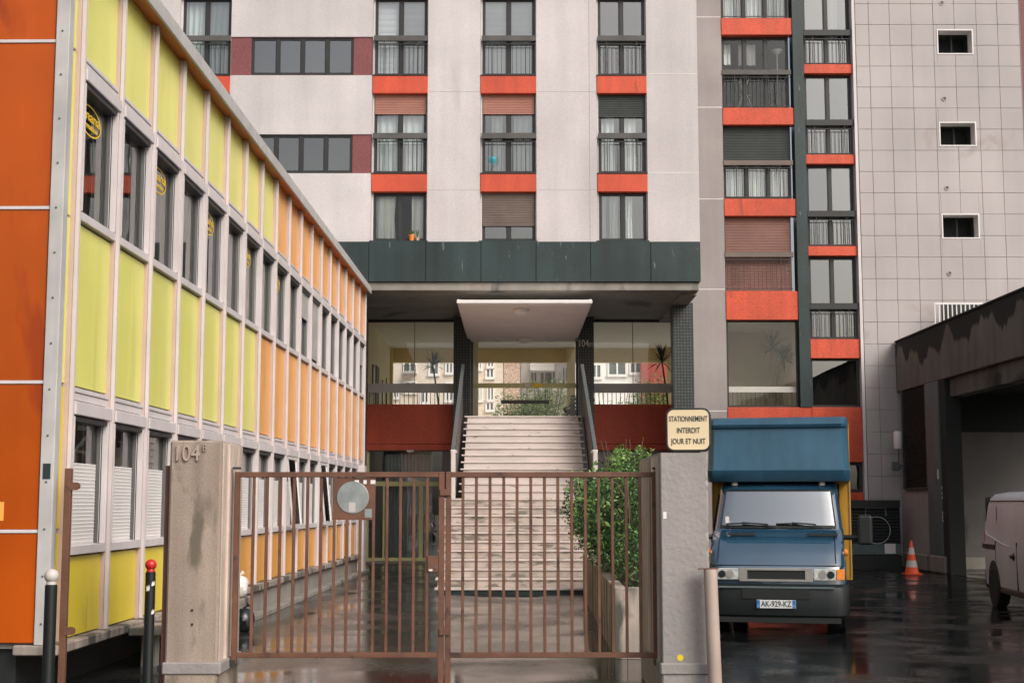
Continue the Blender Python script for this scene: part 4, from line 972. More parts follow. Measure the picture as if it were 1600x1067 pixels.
for (z, a0, mm, w_) in ((1.06, -.6, 'white', .03), (1.10, .5, 'white', .02), (.88, .6, 'bag_white', .02)):
    st = MB(); rr = .0408
    for i in range(3):
        a, b = a0 + i * .25 - math.pi / 2, a0 + (i + 1) * .25 - math.pi / 2
        st.quad((rr * math.cos(a), rr * math.sin(a), z), (rr * math.cos(b), rr * math.sin(b), z + .006 * i), (rr * math.cos(b), rr * math.sin(b), z + w_ + .02), (rr * math.cos(a), rr * math.sin(a), z + w_))
    st.build('torn_sticker', mm, b2)
pp = P(1110, 890, 12.45)
ps = thing('steel_pipe_post', 'chipped beige steel pipe post leaning beside the grey pillar', 'post', (pp.x, 12.45, 0))
ps.rotation_euler = (0, R(-1.5), 0)
MB().lathe([(.062, 0), (.060, .4), (.058, 1.17), (.052, 1.18), (.0, 1.18)], (0.03, 0, 0), 22).build('pipe', 'pipe', ps, smooth=True)
MB().box(-.07, .10, -.03, .05, 1.181, 1.19).build('broken_cap', 'rust', ps)
# weeds at the pillar's foot
def leaves(mb, centers, n, size, rnd, flat=.0, m=None):
    for _ in range(n):
        c, r = rnd.choices(centers, weights=[cc[1][0] * cc[1][1] * cc[1][2] for cc in centers])[0]
        while True:
            d = Vector((rnd.uniform(-1, 1), rnd.uniform(-1, 1), rnd.uniform(-1, 1)))
            if .25 < d.length < 1: break
        d *= .7 + .3 / d.length * rnd.random() if d.length > .6 else 1
        p = Vector(c) + Vector((d.x * r[0], d.y * r[1], d.z * r[2]))
        a = Vector((rnd.uniform(-1, 1), rnd.uniform(-1, 1), rnd.uniform(-.5, .9))).normalized()
        b = a.cross(Vector((rnd.uniform(-1, 1), rnd.uniform(-1, 1), rnd.uniform(-1, 1)))).normalized()
        nn = a.cross(b); s = size * rnd.uniform(.6, 1.3); wv = s * .42
        mb.add([p - a * s * .5, p + b * wv * .5 + nn * s * .06, p + a * s * .5, p - b * wv * .5 + nn * s * .06], [(0, 1, 2), (0, 2, 3)])
rnd = random.Random(4)
wd = MB(); leaves(wd, [((xr1 + .09, YP - .08, .07), (.07, .06, .09))], 160, .035, rnd)
o = wd.build('weeds', 'leaf', None, recalc=False); tag(o, 'tuft of green weeds at the foot of the beige pipe post', 'weeds'); stuff(o)

# ============================================================ STAIRS
st = thing('entrance_stairs', 'worn pinkish stone entrance stairs in two flights up to the lobby', 'stairs', (0, 0, 0))
rise = .1735; lx_0, lx_1 = -1.5, 2.0
ux0, ux1 = -1.2, 1.745
Ys = 27.9
bx('plinth_step', 'granite', st, lx_0 + .05, lx_1 - .05, Ys + .03, Ys + 4, 0, .075)
for k in range(11):
    z = .115 + rise * k; y = Ys + .28 * k
    s = MB().box(lx_0 + .04, lx_1 - .04, y + .03, y + .6, z - rise + .004 if k else .076, z - .042, 0)
    s.box(lx_0, lx_1, y, y + .36, z - .040, z, 1)
    s.build('step', ['stair_worn', 'nosing'], st, .004)
yl = Ys + .28 * 10
bx('landing', 'stair_worn', st, lx_0, lx_1, yl + .365, 32.4, 1.5, .115 + rise * 10 - .003)
zl = .115 + rise * 10
for j in range(1, 13):
    z = zl + rise * j; y = 32.1 + .345 * (j - 1)
    s = MB().box(ux0 + .07, ux1 - .07, y + .03, y + .7, z - rise + .004, z - .036, 0)
    s.box(ux0, ux1, y, y + .42, z - .034, z, 1)
    s.build('step', ['stair', 'nosing'], st, .004)
yt = 32.1 + .345 * 11
bx('top_landing', 'stair', st, ux0, ux1, yt + .425, 42.8, ZL - .3, ZL - .004)
for s, xin in ((-1, ux0), (1, ux1)):
    x0, x1 = (xin - .06, xin + .03) if s < 0 else (xin - .03, xin + .06)
    # dark guard panel and grey sloping rail
    a0 = (31.9, zl + .05); a1 = (36.6, zl + .05 + 4.7 / .345 * rise)
    MB().prism([(a0[0], a0[1] - .3), (a1[0], a1[1] - .3), (a1[0], a1[1] + .95), (a0[0], a0[1] + .95)], 'X', xin - .11 if s < 0 else xin + .07, xin - .07 if s < 0 else xin + .11).build('guard_panel', 'dark_brown', st)
    xo = xin + s * .13
    MB().bar((xo, 31.9, zl + 1.03), (xo - s * .06, 36.7, zl + 1.06 + 4.75 / .345 * rise), .085, .06).build('handrail', 'steel', st, .006)
    bx('end_post', 'steel_light', st, xo - s * .02 - .05, xo - s * .02 + .05, 31.72, 31.86, zl - .25, zl + 1.06, .01)
    MB().bar((xo - s * .02, 31.8, zl + 1.05), (xo - s * .02, 32.5, zl + 1.05), .12, .06).build('handrail_return', 'steel_light', st)

# ============================================================ PLANTER AND PLANTS
plt = thing('planter', 'long stained concrete planter box running from gate to stairs', 'planter', (0, 0, 0))
pxa, pxb = 1.155, 1.36; py0, py1 = 16.3, 27.6; pz = .80
def slab(xA, xB, yA, yB, z): return [(xA, yA), (xB, yB)]
n = 8
for i in range(n):
    t0, t1 = i / n, (i + 1) / n
    xA, xB = pxa + (pxb - pxa) * t0, pxa + (pxb - pxa) * t1; yA, yB = py0 + (py1 - py0) * t0, py0 + (py1 - py0) * t1 - .008
    MB().prism([(xA, yA), (xA + .14, yA), (xB + .14, yB), (xB, yB)], 'Z', 0, pz + random.uniform(-.004, .004)).build('side_slab', 'planter', plt, .008)
bx('end_slab', 'planter', plt, pxa + .142, 2.2, py0, py0 + .14, 0, pz, .01)
MB().prism([(pxa + .13, py0 + .13), (2.2, py0 + .13), (2.2, py1), (pxb + .13, py1)], 'Z', 0, pz - .1).build('soil', 'soil', plt)
rnd = random.Random(9)
sh = thing('shrub', 'dense green small-leaved shrub filling the planter beside the stairs', 'shrub', (1.48, 20.2, pz - .1))
sh.scale = (1.04, 1.0, 1.10)
cs = [((.0, 0, .70), (.50, 1.6, .72)), ((-.34, -.6, .75), (.30, .9, .55)), ((-.46, .9, .95), (.30, .8, .46)), ((.30, -.8, .85), (.40, 1.0, .80)), ((.15, .4, 1.15), (.42, 1.0, .42)), ((-.1, -.2, 1.15), (.34, .7, .34)), ((-.10, 2.5, .75), (.45, 1.2, .55)), ((.35, -2.0, .60), (.32, .9, .65)), ((.05, -2.0, .35), (.30, .8, .40))]
fo = MB(); leaves(fo, cs, 13000, .058, rnd); fo.build('foliage', 'leaf', sh, recalc=False)
fo = MB(); cs2 = [(c, (r[0] * 1.06, r[1] * 1.06, r[2] * 1.06)) for c, r in cs]; leaves(fo, [(c, (r[0] * 1.08, r[1] * 1.05, r[2] * 1.08)) for c, r in cs], 8000, .055, rnd); fo.build('fresh_foliage', 'leaf_light', sh, recalc=False)
sm = MB()
for k in range(22):
    x, y = rnd.uniform(-.1, .5), rnd.uniform(-2.2, 2.4); tx_, ty = x + rnd.uniform(-.2, .2), y + rnd.uniform(-.3, .3)
    sm.tube([(x, y, 0), ((x + tx_) / 2 + .05, (y + ty) / 2, .6), (tx_, ty, 1.3)], [.018, .012, .004], 5)
for k in range(9):      # leggy shoots at the top
    x, y = rnd.uniform(-.3, .45), rnd.uniform(-.8, .8); sm.tube([(x, y, 1.1), (x + rnd.uniform(-.08, .08), y, 1.45), (x + rnd.uniform(-.15, .15), y, 1.65 + rnd.uniform(-.1, .15))], [.008, .006, .003], 4)
for k in range(26):
    x, y, z = rnd.uniform(-.55, .2), rnd.uniform(-1.6, 1.6), rnd.uniform(.5, 1.25); sm.tube([(x + .25, y, z - .3), (x + .08, y, z), (x - .10, y + rnd.uniform(-.1, .1), z + rnd.uniform(.05, .25))], [.008, .005, .002], 4)
sm.build('stems', 'stem', sh)
fo = MB(); leaves(fo, [((-.12, 0, .8), (.62, 1.9, .78))], 800, .09, rnd); fo.build('large_leaves', 'leaf_light', sh, recalc=False)
for k in range(9):
    fo = MB(); leaves(fo, [((rnd.uniform(-.3, .45), rnd.uniform(-.8, .8), rnd.uniform(1.35, 1.6)), (.08, .08, .2))], 60, .065, rnd); fo.build('shoot', 'leaf_light', sh, recalc=False)
# broad leaved plant at the near end
bp_ = thing('broadleaf_plant', 'tall weed with big round leaves at the near end of the planter', 'plant', (1.62, 16.75, pz - .1))
sm = MB(); sm.tube([(0, 0, 0), (.02, .02, .5), (-.03, 0, 1.0)], [.014, .010, .005], 6); lm = MB()
for k in range(22):
    t = k * 2.399; z = .08 + .92 * (k / 22); r = .22 - .12 * (k / 22) + rnd.uniform(-.03, .03); s_ = (.15 - .07 * k / 22)
    cx_, cy_ = r * math.cos(t), r * math.sin(t); sm.tube([(0, 0, z - .05), (cx_ * .6, cy_ * .6, z)], [.005, .003], 4)
    a = Vector((math.cos(t), math.sin(t), -.35)).normalized(); b = Vector((-math.sin(t), math.cos(t), 0)); c = Vector((cx_, cy_, z))
    pts = []
    for i in range(9):
        q = 2 * math.pi * i / 9; rr = s_ * (.55 + .08 * math.cos(3 * q)); pts.append(c + a * rr * math.cos(q) + b * rr * math.sin(q) + Vector((0, 0, -.15 * s_ * math.cos(2 * q))))
    lm.add(pts + [c + Vector((0, 0, .02))], [(i, (i + 1) % 9, 9) for i in range(9)])
sm.build('stem', 'leaf', bp_); lm.build('leaf_blades', 'leaf_big', bp_, recalc=False)
# rubbish bags against the left pillar
def bag(name, label, c, r, m, seed, knot=True):
    rn = random.Random(seed); mb = MB(); rows_ = []
    for i in range(11):
        t = math.pi * i / 10; row = []
        for k in range(21):
            p = 2 * math.pi * (k % 20) / 20; q = 1 + .10 * math.sin(3 * p + i) + .07 * math.sin(7 * p + 2 * i + seed); rr = math.sin(t) ** .7 * q
            row.append((r[0] * rr * math.cos(p), r[1] * rr * math.sin(p), r[2] * (1 - math.cos(t)) * (1 if i < 9 else 1 + .0)))
        rows_.append(row)
    mb.grid(rows_)
    o = thing(name, label, 'bag', c); mb.build('sack', m, o, smooth=True)
    if knot: MB().tube([(0, 0, r[2] * 1.95), (.02, 0, r[2] * 2.15), (.05, .02, r[2] * 2.3)], [.03, .012, .035], 7).build('knot', m, o, smooth=True)
    return o
bag('black_bag', 'crumpled black bag on the ground under the white carrier bag', (-3.66, 19.75, .0), (.14, .13, .16), 'bag_black', 2)
bag('carrier_bag', 'white plastic carrier bag with pink print against the prefab ledge', (-3.76, 19.85, .455), (.125, .12, .15), 'bag_white', 5)
# fallen petals
pe = MB(); rnd = random.Random(12)
for k in range(260):
    x, y = rnd.uniform(-3.2, 1.2), rnd.uniform(13.2, 24) if k % 3 else rnd.uniform(13.2, 15.5)
    s_ = rnd.uniform(.005, .011); t = rnd.uniform(0, 3.1); c_, q_ = math.cos(t) * s_, math.sin(t) * s_
    pe.quad((x - c_, y - q_, .006), (x + q_ * .6, y - c_ * .6, .008), (x + c_, y + q_, .0065), (x - q_ * .6, y + c_ * .6, .009))
o = stuff(pe.build('fallen_petals', 'petal', None, recalc=False)); tag(o, 'tiny pale petals scattered over the wet courtyard asphalt', 'petals')

# ============================================================ LOBBY CONTENTS
def yucca(label, loc, h, n, L, lean, m='leaf_dark', seed=1, heads=1):
    o = thing('yucca_plant', label, 'plant', loc); rn = random.Random(seed); tr = MB(); bl_ = MB()
    for hd in range(heads):
        top = Vector((lean + hd * .35, rn.uniform(-.1, .1), h - hd * .35)); tr.tube([(hd * .1, 0, 0), (lean * .4 + hd * .2, 0, h * .5), top], [.035, .03, .025], 7)
        for k in range(n):
            t = rn.uniform(0, 2 * math.pi); e = rn.uniform(-.4, 1.3); d = Vector((math.cos(t) * math.cos(e), math.sin(t) * math.cos(e), math.sin(e))); l = L * rn.uniform(.7, 1.1)
            sd_ = d.cross(Vector((0, 0, 1))).normalized() * .026; tip = top + d * l + Vector((0, 0, -.12 * l)); md = top + d * l * .55
            bl_.add([top + sd_ * .6, md + sd_, tip, md - sd_, top - sd_ * .6], [(0, 1, 3, 4), (1, 2, 3)])
    tr.build('trunk', 'stem', o); bl_.build('blades', m, o, recalc=False)
    MB().lathe([(.14, 0), (.19, .3), (.17, .3)], (0, 0, 0), 16).build('pot', 'shutter_brown', o)
    return o
yucca('spiky dark yucca behind the lobby glass left of the entrance', (xa(690, 600, 43.8), 43.8, ZL), 2.05, 46, .62, -.28, seed=2)
yucca('spiky dark yucca behind the lobby glass right of the entrance', (xa(1047, 600, 43.7), 43.7, ZL), 2.15, 60, .70, -.25, seed=3)
yucca('twin stemmed yucca inside the tall window behind the truck', (xa(1204, 620, YR + 1.0), YR + 1.0, zg1 + .01), 1.75, 46, .62, .05, seed=4, heads=2)
ip = thing('potted_plant', 'dark leafy potted plant just inside the entrance glass', 'plant', (xa(892, 640, 43.9), 43.9, ZL))
MB().lathe([(.16, 0), (.20, .35), (.18, .35)], (0, 0, 0), 14).build('pot', 'leaf_dark', ip)
fo = MB(); leaves(fo, [((0, 0, .6), (.24, .2, .3)), ((.08, 0, .95), (.15, .15, .2))], 90, .22, random.Random(3)); fo.build('foliage', 'leaf_dark', ip, recalc=False)
for i, (Yq, z, w_, h) in enumerate(((44.5, 5.6, .5, .9), (47.7, 5.45, .35, .8))):
    o = thing('framed_picture', ['framed picture hanging on the yellow lobby wall near the glass', 'narrow framed picture deeper along the yellow lobby wall'][i], 'picture', (lx0 + .002, Yq, z))
    bx('frame', 'iron', o, 0, .03, -w_ / 2, w_ / 2, -h / 2, h / 2); bx('print', 'white', o, .031, .034, -w_ / 2 + .05, w_ / 2 - .05, -h / 2 + .05, h / 2 - .05)
o = thing('wall_mirror', 'oval mirror on the yellow lobby wall', 'mirror', (lx0 + .002, 49.2, 5.45))
MB().prism([(.22 * math.cos(t * .26), .62 * math.sin(t * .26)) for t in range(24)], 'X', 0, .03).build('frame', 'iron', o); MB().prism([(.18 * math.cos(t * .26), .57 * math.sin(t * .26)) for t in range(24)], 'X', .031, .033).build('mirror_glass', 'silver', o)
bx('lobby_door', 'dark_brown', apt, lx0 + .001, lx0 + .03, 45.3, 46.3, ZL, ZL + 2.2)

# ------------------------------------------------------------ what shows through the lobby: garden and houses behind
gd = MB().quad((-40, 51.5, ZL - .25), (45, 51.5, ZL - .25), (45, 110, ZL - .25), (-40, 110, ZL - .25)).build('garden', 'white_bg'); struct(gd)  # unseen garden ground made white to bounce light into the lobby
rt_ = MB().quad((-40, 51.5, 0), (45, 51.5, 0), (45, 51.5, ZL - .25), (-40, 51.5, ZL - .25)).build('terrace_edge', 'concrete'); struct(rt_)
def far_block(name, label, u0, u1, Y, top, wallm, wins, depth=6, floor=ZL - .25):
    o = thing(name, label, 'building', (0, 0, 0)); x0, x1 = xa(u0, 600, Y), xa(u1, 600, Y)
    bx('wall', wallm, o, x0, x1, Y, Y + depth, floor, top); bx('roof', 'grey_wall', o, x0 - .2, x1 + .2, Y - .2, Y + depth, top + .003, top + .3)
    for (ua, ub, va, vb) in wins:
        a, b, z0, z1 = xa(ua, 600, Y), xa(ub, 600, Y), zz(vb, Y), zz(va, Y)
        f = MB(); t = .09
        f.box(a - t, a, Y - .05, Y + .02, z0 - t, z1 + t); f.box(b, b + t, Y - .05, Y + .02, z0 - t, z1 + t); f.box(a, b, Y - .05, Y + .02, z1, z1 + t); f.box(a - .1, b + .1, Y - .14, Y + .02, z0 - t * 1.4, z0); f.box((a + b) / 2 - .04, (a + b) / 2 + .04, Y - .04, Y + .02, z0, z1)
        wn = f.build('window', 'white', o); MB().quad((a, Y - .01, z0), (b, Y - .01, z0), (b, Y - .01, z1), (a, Y - .01, z1)).build('pane', 'pane_dark' if 'pane_dark' in M else 'iron', wn)
    return o
M['pane_dark'] = mat('far_window_glass', (.13, .15, .15), .1, .2, 1)
fb1 = far_block('brick_house', 'beige brick apartment house seen through the left of the lobby', 590, 741, 68, 14, 'brick_bg', [(632, 648, 566, 580), (634, 649, 598, 612), (672, 684, 566, 584), (698, 706, 568, 582), (698, 706, 600, 625), (660, 668, 605, 628), (616, 622, 600, 620)])
x0, x1 = xa(630, 580, 67.4), xa(650, 580, 67.4); bc = bx('balcony', 'grey_wall', fb1, x0, x1, 67.1, 67.99, zz(584, 67.4), zz(582, 67.4)); rb = MB()
for i in range(9): rb.box(x0 + (x1 - x0) * i / 8 - .015, x0 + (x1 - x0) * i / 8 + .015, 67.1, 67.13, zz(582, 67.4), zz(572, 67.4))
rb.box(x0, x1, 67.09, 67.14, zz(572, 67.4), zz(571, 67.4)); rb.build('railing', 'iron', bc)
far_block('brick_house', 'pinkish beige house with tall windows seen through the entrance doors', 741.5, 786, 70, 14, 'brick_bg', [(746, 751, 564, 576), (763, 770, 564, 572), (761, 770, 577, 589), (763, 770, 604, 624), (748, 752, 604, 625), (761, 770, 630, 640)])
far_block('stone_tower', 'mottled brown and white stone tower behind the entrance doors', 787, 813, 71, 15, 'stone_bg', [])
wb = far_block('balcony_house', 'white house with stacked balconies behind the entrance doors', 814, 892, 73, 14, 'white_bg', [(845, 856, 580, 603), (859, 867, 580, 603), (830, 838, 568, 600), (880, 886, 575, 600)])
for (u0, u1, v) in ((828, 866, 575), (843, 893, 607)):
    x0, x1 = xa(u0, v, 72), xa(u1, v, 72); bx('balcony', 'white_bg', wb, x0, x1, 71.6, 72.99, zz(v, 72) - .15, zz(v, 72) + .22)
far_block('white_house', 'white house with wide dark windows seen through the right lobby glass', 893, 1001, 69, 14, 'white_bg', [(926, 938, 571, 589), (952, 977, 567, 585), (986, 1000, 565, 582)])
far_block('red_house', 'dark red house wall behind the right end of the lobby', 1002, 1075, 68.5, 14, 'red_bg', [])
for i, (u, Y, h, r, lab) in enumerate(((815, 58, 2.7, 1.5, 'fresh green garden bush behind the entrance doors left of centre'), (852, 57, 3.3, 1.7, 'tall pale green garden bush behind the entrance doors'), (955, 57.5, 2.6, 1.9, 'green garden bush behind the right lobby glass'), (1028, 58, 3.4, 1.6, 'taller garden bush at the right end of the lobby view'), (585, 60, 2.2, 1.2, 'garden bush at the left end of the lobby view'))):
    o = thing('garden_bush', lab, 'bush', (xa(u, 620, Y), Y, ZL - .25)); rn = random.Random(i + 40)
    cs_ = [((rn.uniform(-.5, .5) * r, rn.uniform(-.4, .4), h * rn.uniform(.4, .75)), (r * rn.uniform(.35, .6), .6, h * rn.uniform(.25, .4))) for _ in range(6)]
    fo = MB(); leaves(fo, cs_, 2600, .14, rn); fo.build('foliage', 'leaf_garden', o, recalc=False)
    sm = MB()
    for k in range(7): x = rn.uniform(-.4, .4) * r; sm.tube([(x * .3, 0, 0), (x, rn.uniform(-.2, .2), h * .6), (x * 1.4, 0, h)], [.03, .02, .008], 5)
    sm.build('stems', 'stem', o)

# ============================================================ BLUE BOX TRUCK (local: x right, y back, front bumper at y=0)
tp = P(1212, 940, 19.5)
tk = thing('box_truck', 'blue cab box truck with overhanging blue moulding and yellow body parked by the pillar', 'truck', (tp.x, 19.45, 0), R(-13))
def front_grid(stations, ss, r=.10):
    rows_ = []
    for (y, z, hw) in stations:
        row = []
        for s_ in ss:
            a = abs(s_); off = 0 if a < .8 else r * (1 - math.sqrt(max(0, 1 - ((a - .8) / .2) ** 2)))
            row.append((hw * s_, y + off + .05 * s_ * s_, z))
        rows_.append(row)
    return rows_
SS = [-1, -.985, -.95, -.9, -.84, -.7, -.45, -.2, 0, .2, .45, .7, .84, .9, .95, .985, 1]
stn = [(.06, .52, .92), (.05, .62, .925), (.045, .70, .93), (.05, .86, .93), (.075, .905, .925), (.11, .945, .92), (.18, 1.045, .915), (.29, 1.15, .912), (.45, 1.245, .91), (.62, 1.31, .907), (.80, 1.365, .905)]
ws = [(.82, 1.385, .895), (.94, 1.58, .875), (1.06, 1.77, .85), (1.16, 1.94, .83)]
rf = [(1.20, 1.985, .825), (1.28, 2.03, .815), (1.9, 2.05, .81)]
body = MB(); gS, gW, gR_ = front_grid(stn, SS, .15), front_grid(ws, SS, .12), front_grid(rf, SS, .12)
body.grid(gS + gW[:1]); body.grid(gW[-1:] + gR_)
body.grid([r_[:5] for r_ in gW]); body.grid([r_[-5:] for r_ in gW])
allr = gS + gW + gR_
for e in (0, -1):                      # cab sides down to the sill
    col_ = [r_[e] for r_ in allr]; sd = [(p[0], 1.92, p[2]) for p in col_]; body.grid([col_, sd])
M['truck_blue'].node_tree.nodes['Principled BSDF'].inputs['Coat IOR'].default_value = 2.8
cab = body.build('cab', 'truck_blue', tk, smooth=True)
# windscreen over a black surround
def offset(rows_, dn): return [[(p[0], p[1] - dn * .78, p[2] + dn * .62) for p in r_] for r_ in rows_]
S2 = [-.88, -.84, -.7, -.45, -.2, 0, .2, .45, .7, .84, .88]
W2 = [(.83, 1.395, .895), (.94, 1.58, .875), (1.06, 1.77, .85), (1.155, 1.93, .832)]
def wgrid(sc, dn, W=W2): return offset(front_grid([(y, z, hw * sc) for y, z, hw in W], S2, .12), dn)
sl_ = MB(); wo, wi = wgrid(1.03, .004), wgrid(.985, .004)
sl_.grid([[r_[0] for r_ in wo], [r_[0] for r_ in wi]]); sl_.grid([[r_[-1] for r_ in wo], [r_[-1] for r_ in wi]])
up = [(p[0] * .985, p[1] - .03, p[2] - .05) for p in wo[-1]]; lo = [(p[0] * .985, p[1] + .03, p[2] + .05) for p in wo[0]]
sl_.grid([wo[-1], up]); sl_.grid([wo[0], lo]); sl_.build('windscreen_seal', 'black', cab, recalc=False)
bx('bulkhead', 'garage_dark', cab, -.86, .86, 1.86, 1.9, .6, 2.03); bx('dashboard', 'plastic_grey', cab, -.80, .80, .92, 1.22, 1.0, 1.36, .03)
bx('dash_paper', 'white', cab, .32, .62, .90, 1.0, 1.362, 1.372)
for x in (-.45, .0, .45):
    MB().box(x - .2, x + .2, 1.62, 1.76, .9, 1.62).box(x - .11, x + .11, 1.64, 1.73, 1.63, 1.82).build('seat', 'plastic_grey', cab, .03)
MB().tube([(.42 + .19 * math.cos(q * .2618), 1.18 - .06 * math.sin(q * .2618), 1.40 + .16 * math.sin(q * .2618)) for q in range(25)], .016, 6, cap=False).build('steering_wheel', 'plastic_black', cab)
W3 = [(.85, 1.43, .893), (.94, 1.58, .875), (1.06, 1.77, .85), (1.14, 1.905, .834)]
MB().grid(wgrid(1.0, .010, W3)).build('windscreen', 'windscreen', cab, smooth=True)
bx('parking_sticker', 'white', cab, -.73, -.68, .86, .87, 1.46, 1.56)
# wipers
for (xa0, xa1) in ((-.72, -.08), (-.02, .58)):
    mb = MB(); mb.tube([(xa1 + .08, .80, 1.39), (xa1 - .10, .82, 1.455), (xa0 + .22, .845, 1.475)], .010, 6); mb.tube([(xa0, .845, 1.455), ((xa0 + xa1) / 2, .825, 1.465), (xa1 - .05, .828, 1.45)], .012, 6); mb.build('wiper', 'plastic_black', cab)
# hood slots and shut line
for x0, x1 in ((-.70, -.28), (.40, .84)):
    MB().add([(x0, .56, 1.300), (x1, .56, 1.300), (x1 - .03, .63, 1.327), (x0 + .03, .63, 1.327)], [(0, 1, 2, 3)]).build('air_slot', 'black', cab)
MB().tube([(.9 * s_, .075 + .05 * s_ * s_ * .81 + (.02 if abs(s_) > .9 else 0), .908) for s_ in [q / 10 - 1 for q in range(21)]], .006, 5).build('hood_seam', 'black', cab)
for sgn in (-1, 1):
    MB().tube([(sgn * .80, .135, .945), (sgn * .79, .215, 1.048), (sgn * .79, .325, 1.152), (sgn * .785, .48, 1.247), (sgn * .78, .78, 1.36)], .005, 5).build('hood_seam', 'plastic_black', cab)
# grille, headlamps, bumper
gr_ = MB(); y = .022
for (x0, x1, z0, z1) in ((-.49, .49, .845, .875), (-.49, .49, .695, .725), (-.49, -.385, .725, .845), (.385, .49, .725, .845)): gr_.box(x0, x1, y, .07, z0, z1)
grl = gr_.build('grille', 'silver', tk, .004); bx('grille_slot', 'black', grl, -.386, .386, .04, .07, .725, .845)
for sgn in (-1, 1):
    h = MB().add([(sgn * .50, .03, .715), (sgn * .795, .045, .715), (sgn * .795, .05, .868), (sgn * .50, .035, .868), (sgn * .50, .09, .715), (sgn * .795, .09, .715), (sgn * .795, .09, .868), (sgn * .50, .09, .868)], [(0, 1, 2, 3), (0, 4, 5, 1), (1, 5, 6, 2), (2, 6, 7, 3), (3, 7, 4, 0)]).build('headlamp', 'lens', tk, .006)
    MB().lathe([(.055, 0), (.04, .006), (0, .008)], (sgn * .62, .028, .79), 16, axis='Y').build('reflector', 'silver', h); MB().lathe([(.05, 0), (.035, .006), (0, .008)], (sgn * .725, .034, .79), 16, axis='Y').build('reflector', 'plastic_grey', h)
    MB().add([(sgn * .80, .046, .72), (sgn * .905, .085, .72), (sgn * .91, .09, .865), (sgn * .80, .05, .865), (sgn * .80, .12, .72), (sgn * .91, .14, .72), (sgn * .91, .14, .865), (sgn * .80, .12, .865)], [(0, 1, 2, 3), (0, 4, 5, 1), (1, 5, 6, 2), (2, 6, 7, 3), (3, 7, 4, 0)]).build('indicator', 'amber', tk, .006)
bst = [(.02, .20, .93), (-.03, .25, .955), (-.045, .36, .965), (-.045, .56, .965), (-.03, .625, .96), (.03, .66, .95)]
bp0 = MB().grid(front_grid(bst, SS, .16)); 
for e in (0, -1):
    col_ = [r_[e] for r_ in front_grid(bst, SS, .16)]; bp0.grid([col_, [(p[0], .62, p[2]) for p in col_]])
bpr = bp0.build('bumper', 'plastic_grey', tk, smooth=True)
bx('bumper_strip', 'teal_post', bpr, -.78, .78, -.052, -.03, .606, .632, .004); bx('bumper_intake', 'black', bpr, -.45, .45, -.053, -.035, .47, .60); bx('bumper_lip', 'black', bpr, -.85, .85, .0, .3, .15, .22)
pt = bx('number_plate', 'plate_white', tk, -.26, .26, -.072, -.058, .345, .455, .003)
bx('plate_band', 'plate_blue', pt, -.258, -.215, -.0745, -.0722, .347, .453); bx('plate_band', 'plate_blue', pt, .215, .258, -.0745, -.0722, .347, .453)
lettering('AK-929-KZ', .105, 'ink', pt, (0, -.074, .400), extrude=.001, sx=.80, name='plate_lettering', weight=.0015)
lettering('F', .04, 'white', pt, (-.237, -.0755, .37), extrude=.0005, name='plate_lettering'); lettering('72', .03, 'white', pt, (.237, -.0755, .375), extrude=.0005, name='plate_lettering')
# mirrors, marker lamps, door side details
for sgn in (-1, 1):
    mr = MB().box(sgn * 1.20 - .10, sgn * 1.20 + .10, .78, .90, 1.17, 1.58).build('mirror', 'plastic_black', tk, .035, seg=3)
    MB().tube([(sgn * .88, .92, 1.27), (sgn * 1.12, .86, 1.27)], .035, 8).build('mirror_arm', 'plastic_black', mr)
    MB().lathe([(.045, 0), (.045, .04), (.02, .07), (0, .075)], (sgn * .62, 1.26, 2.0), 12).build('marker_lamp', 'cone_white', tk)
    MB().lathe([(.05, -.03), (.05, .0), (.03, .02), (0, .022)], (sgn * .94, .42, 1.08), 12, axis='X').build('side_repeater', 'amber', tk)
    xs = sgn * .925
    MB().quad((sgn * .93, .75, .55), (sgn * .93, 1.85, .55), (sgn * .93, 1.85, 1.25), (sgn * .93, .75, 1.25)).build('door_panel', 'truck_blue', tk)
    MB().quad((sgn * .92, 1.0, 1.36), (sgn * .915, 1.82, 1.36), (sgn * .86, 1.82, 1.88), (sgn * .865, 1.30, 1.88)).build('side_window', 'pane_grey', tk)
# luton overhang and box
def lut(st_, m, nm, par=None):
    ss = [-1, -.99, -.96, -.9, -.5, 0, .5, .9, .96, .99, 1]; rows_ = []
    for (y, z, hw) in st_: rows_.append([(hw * s_, y + (0 if abs(s_) < .89 else {.9: .0, .96: .06, .99: .14, 1: .24}[abs(s_)]), z) for s_ in ss])
    mb = MB().grid(rows_)
    for e in (0, -1): mb.grid([[r_[e] for r_ in rows_], [(r_[e][0], 2.0, r_[e][2]) for r_ in rows_]])
    mb.quad(*[p for p in rows_[0]], (rows_[0][-1][0], 2.0, rows_[0][0][2]), (rows_[0][0][0], 2.0, rows_[0][0][2]))
    mb.quad(*[p for p in rows_[-1]], (rows_[-1][-1][0], 2.0, rows_[-1][0][2]), (rows_[-1][0][0], 2.0, rows_[-1][0][2]))
    return mb.build(nm, m, tk, smooth=True)
lt = lut([(1.16, 2.055, 1.005), (1.14, 2.07, 1.015), (1.09, 2.19, 1.03), (1.08, 2.215, 1.035), (1.13, 2.225, 1.02), (1.14, 2.24, 1.015), (1.24, 2.82, 1.005), (1.20, 2.84, 1.01), (1.18, 2.88, 1.012), (1.21, 2.95, 1.005), (1.28, 2.985, 1.0)], 'luton_blue', 'cab_overhang')
bxy = MB().box(-1.02, 1.02, 2.003, 5.6, .62, 2.94).build('cargo_box', 'truck_yellow', tk, .012)
for x in (-1.0, 1.0): bx('corner_strip', 'shutter_brown', bxy, x - .006, x + .006, 1.99, 2.0, .66, 2.9)
